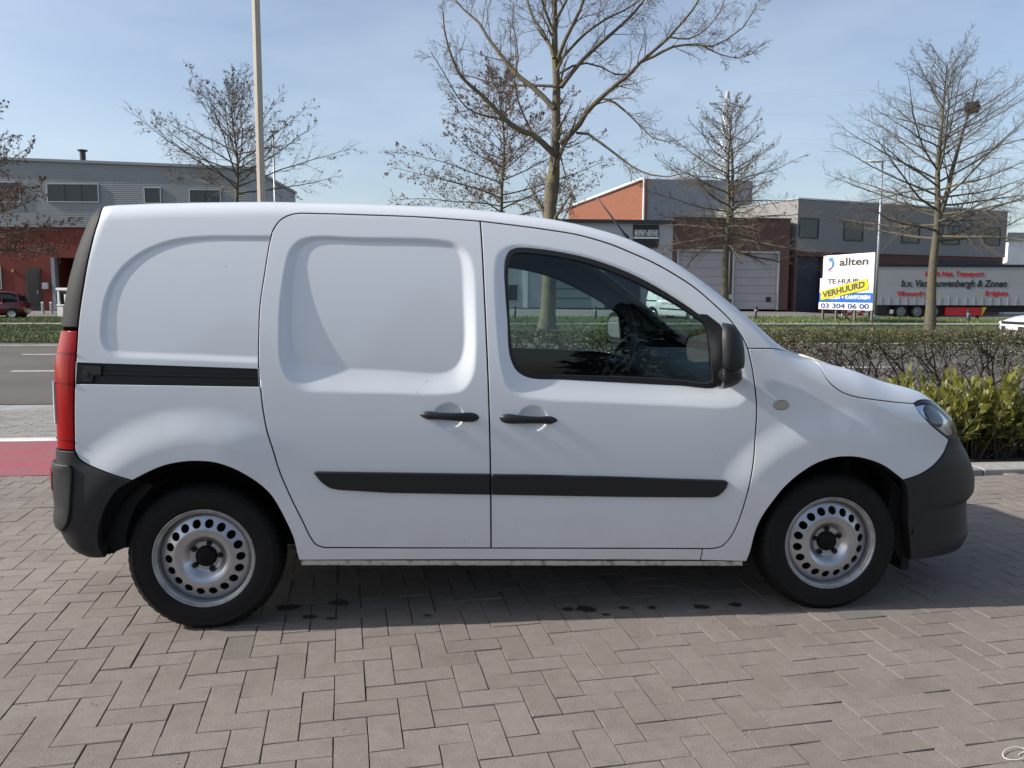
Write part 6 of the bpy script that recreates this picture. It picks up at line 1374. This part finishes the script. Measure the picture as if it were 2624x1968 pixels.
# ================================================================== OTHER VEHICLES
def ringloft(b, secs, K=14, cap=True, e1=.55):
    V = []
    for (x, zb_, zt_, hw) in secs:
        c = (zb_+zt_)/2; h = (zt_-zb_)/2
        for k in range(K):
            a = 2*PI*k/K; V.append((x, hw*math.copysign(abs(math.cos(a))**e1, math.cos(a)), c+h*math.copysign(abs(math.sin(a))**e1, math.sin(a))))
    n = len(secs); b.add(V, [(i*K+k, i*K+(k+1) % K, (i+1)*K+(k+1) % K, (i+1)*K+k) for i in range(n-1) for k in range(K)]+([tuple(range(K)), tuple((n-1)*K+k for k in range(K))] if cap else []))
def small_car(name, label, cat, loc, rz, paint, low, green, roof, wheels, wr=.31, hw=.80, lights=True):
    e = empty(name, loc, rz, label, cat); b = MB(); ringloft(b, low, 18, True, .5); b.build('body', paint, e, True)
    b = MB(); ringloft(b, green, 14, True, .6); b.build('windows', M_WIN, e, True)
    b = MB(); V = []
    for (x, z, w_) in roof:
        for t in (-1, -.9, -.5, 0, .5, .9, 1): V.append((x, t*w_, z-(.05 if abs(t) == 1 else 0)+.02*(1-t*t)))
    n = len(roof); b.add(V, [(7*i+k, 7*i+k+1, 7*i+8+k, 7*i+7+k) for i in range(n-1) for k in range(6)]); b.build('roof', paint, e, True)
    xm = (roof[0][0]+roof[-1][0])/2
    for s in (-1, 1):
        for (x0, z0, x1, z1) in ((green[0][0]+.03, low[1][2]-.05, roof[0][0], roof[0][1]-.03), (green[-1][0]-.03, low[-2][2]-.05, roof[-1][0], roof[-1][1]-.03), (xm-.12, .85, xm-.10, roof[0][1]-.03)):
            b = MB(); b.tube([(x0, s*hw*.93, z0), (x1, s*roof[0][2]*1.0, z1)], .045, 5); b.build('pillar', paint, e)
        b = MB(); b.bbox((green[-1][0]-.75, s*hw-.02 if s > 0 else s*hw-.16, .95), (green[-1][0]-.60, s*hw+.16 if s > 0 else s*hw+.02, 1.08), .03); b.build('wing_mirror', paint, e)
        b = MB(); b.bbox((low[-1][0]-.36, s*hw*.74-.13, .58), (low[-1][0]-.06, s*hw*.74+.13, .70), .05); b.build('headlight', M_CLEARL, e)
        b = MB(); b.bbox((low[0][0]+.0, s*hw*.84-.1, .65), (low[0][0]+.16, s*hw*.84+.1, .85), .03); b.build('tail_lamp', M_RED, e)
        for x in wheels:
            wm = empty('wheel', (x, s*(hw-.0), wr)); wm.parent = e; b = MB(); b.lathe([(wr*.62, .02*s), (wr*.8, .03*s), (wr*.97, .0), (wr, -.05*s), (wr, -.17*s), (wr*.6, -.18*s)], 24, 'y'); b.build('tyre', M_TYRE, wm, True); b = MB(); b.lathe([(0, .0), (wr*.2, .015*s), (wr*.5, -.01*s), (wr*.63, .02*s)], 20, 'y'); b.build('rim', M_SILV, wm, True)
    b = MB(); b.bbox((low[-1][0]-.10, -hw*.55, .42), (low[-1][0]+.03, hw*.55, .56), .02); b.build('grille', M_TBLACK, e); b = MB(); b.bbox((low[-1][0]-.02, -hw*.55, .63), (low[-1][0]+.035, hw*.55, .70), .01); b.build('upper_grille', M_TBLACK, e)
    b = MB(); b.box((low[-1][0]+.03, -.26, .45), (low[-1][0]+.04, .26, .55)); b.build('number_plate', M_WHITEB, e)
    return e
M_MAROON = mat('maroon_paint', (.11, .006, .012), .3, coat=1.0); M_CARW = mat('white_car_paint', (.75, .76, .77), .35, coat=1.0)
LOW_H = [(-1.72, .34, .78, .55), (-1.66, .26, .93, .70), (-1.45, .22, .99, .79), (-.6, .2, .98, .81), (.4, .2, .96, .81), (1.0, .2, .93, .80), (1.5, .22, .84, .76), (1.72, .26, .74, .66), (1.80, .32, .62, .5)]
GR_H = [(-1.55, .85, 1.0, .70), (-1.40, .85, 1.30, .68), (-1.1, .85, 1.45, .64), (-.3, .85, 1.49, .64), (.2, .85, 1.45, .63), (.6, .85, 1.22, .66), (.95, .85, .97, .70)]
RF_H = [(-1.38, 1.36, .58), (-1.1, 1.465, .60), (-.3, 1.505, .61), (.22, 1.455, .59)]
p0 = at(arr([18]), arr([810]), 44.5)[0]; small_car('parked_car', 'dark red small hatchback parked at the left edge by the red wall', 'car', (p0[0]-.75, 44.5, ground_h(p0[0], 44.5)-.02), PI+math.radians(14), M_MAROON, LOW_H, GR_H, RF_H, (-1.15, 1.15))
LOW_S = [(-2.2, .34, .8, .6), (-2.1, .26, .98, .76), (-1.6, .2, 1.0, .87), (0, .2, .97, .88), (1.0, .2, .95, .88), (1.7, .22, .86, .84), (2.05, .24, .74, .74), (2.15, .30, .62, .6)]
GR_S = [(-1.9, .88, 1.0, .75), (-1.3, .88, 1.40, .68), (-.3, .88, 1.47, .66), (.35, .88, 1.40, .66), (1.15, .88, .98, .74)]
RF_S = [(-1.3, 1.43, .58), (-.3, 1.485, .62), (.35, 1.42, .60)]
p0 = at(arr([2586]), arr([850]), 24.0)[0]; small_car('passing_car', 'white car driving in from the right edge beyond the hedge', 'car', (p0[0]+2.15, 24.0, -.03), PI-.02+BETA, M_CARW, LOW_S, GR_S, RF_S, (-1.35, 1.35), .32, .88)
# a second white van, parked across the road, seen through the cab windows
p0 = at(arr([1745]), arr([818]), 47.0)[0]; v2 = empty('parked_van', (p0[0], 47.0, ground_h(p0[0], 47.0)), math.radians(-48), 'distant white van seen through the windscreen of the near van', 'van')
def cp(o, par):
    if o.name.split('.')[0] in ('lens_rib', 'roof_aerial', 'wheel_bolt', 'oil_stain'): return
    c = o.copy(); COL.objects.link(c); c.parent = par
    for ch in list(o.children): cp(ch, c)
for ch in list(van.children): cp(ch, v2)
for ch in v2.children: ch.location.x -= WB/2
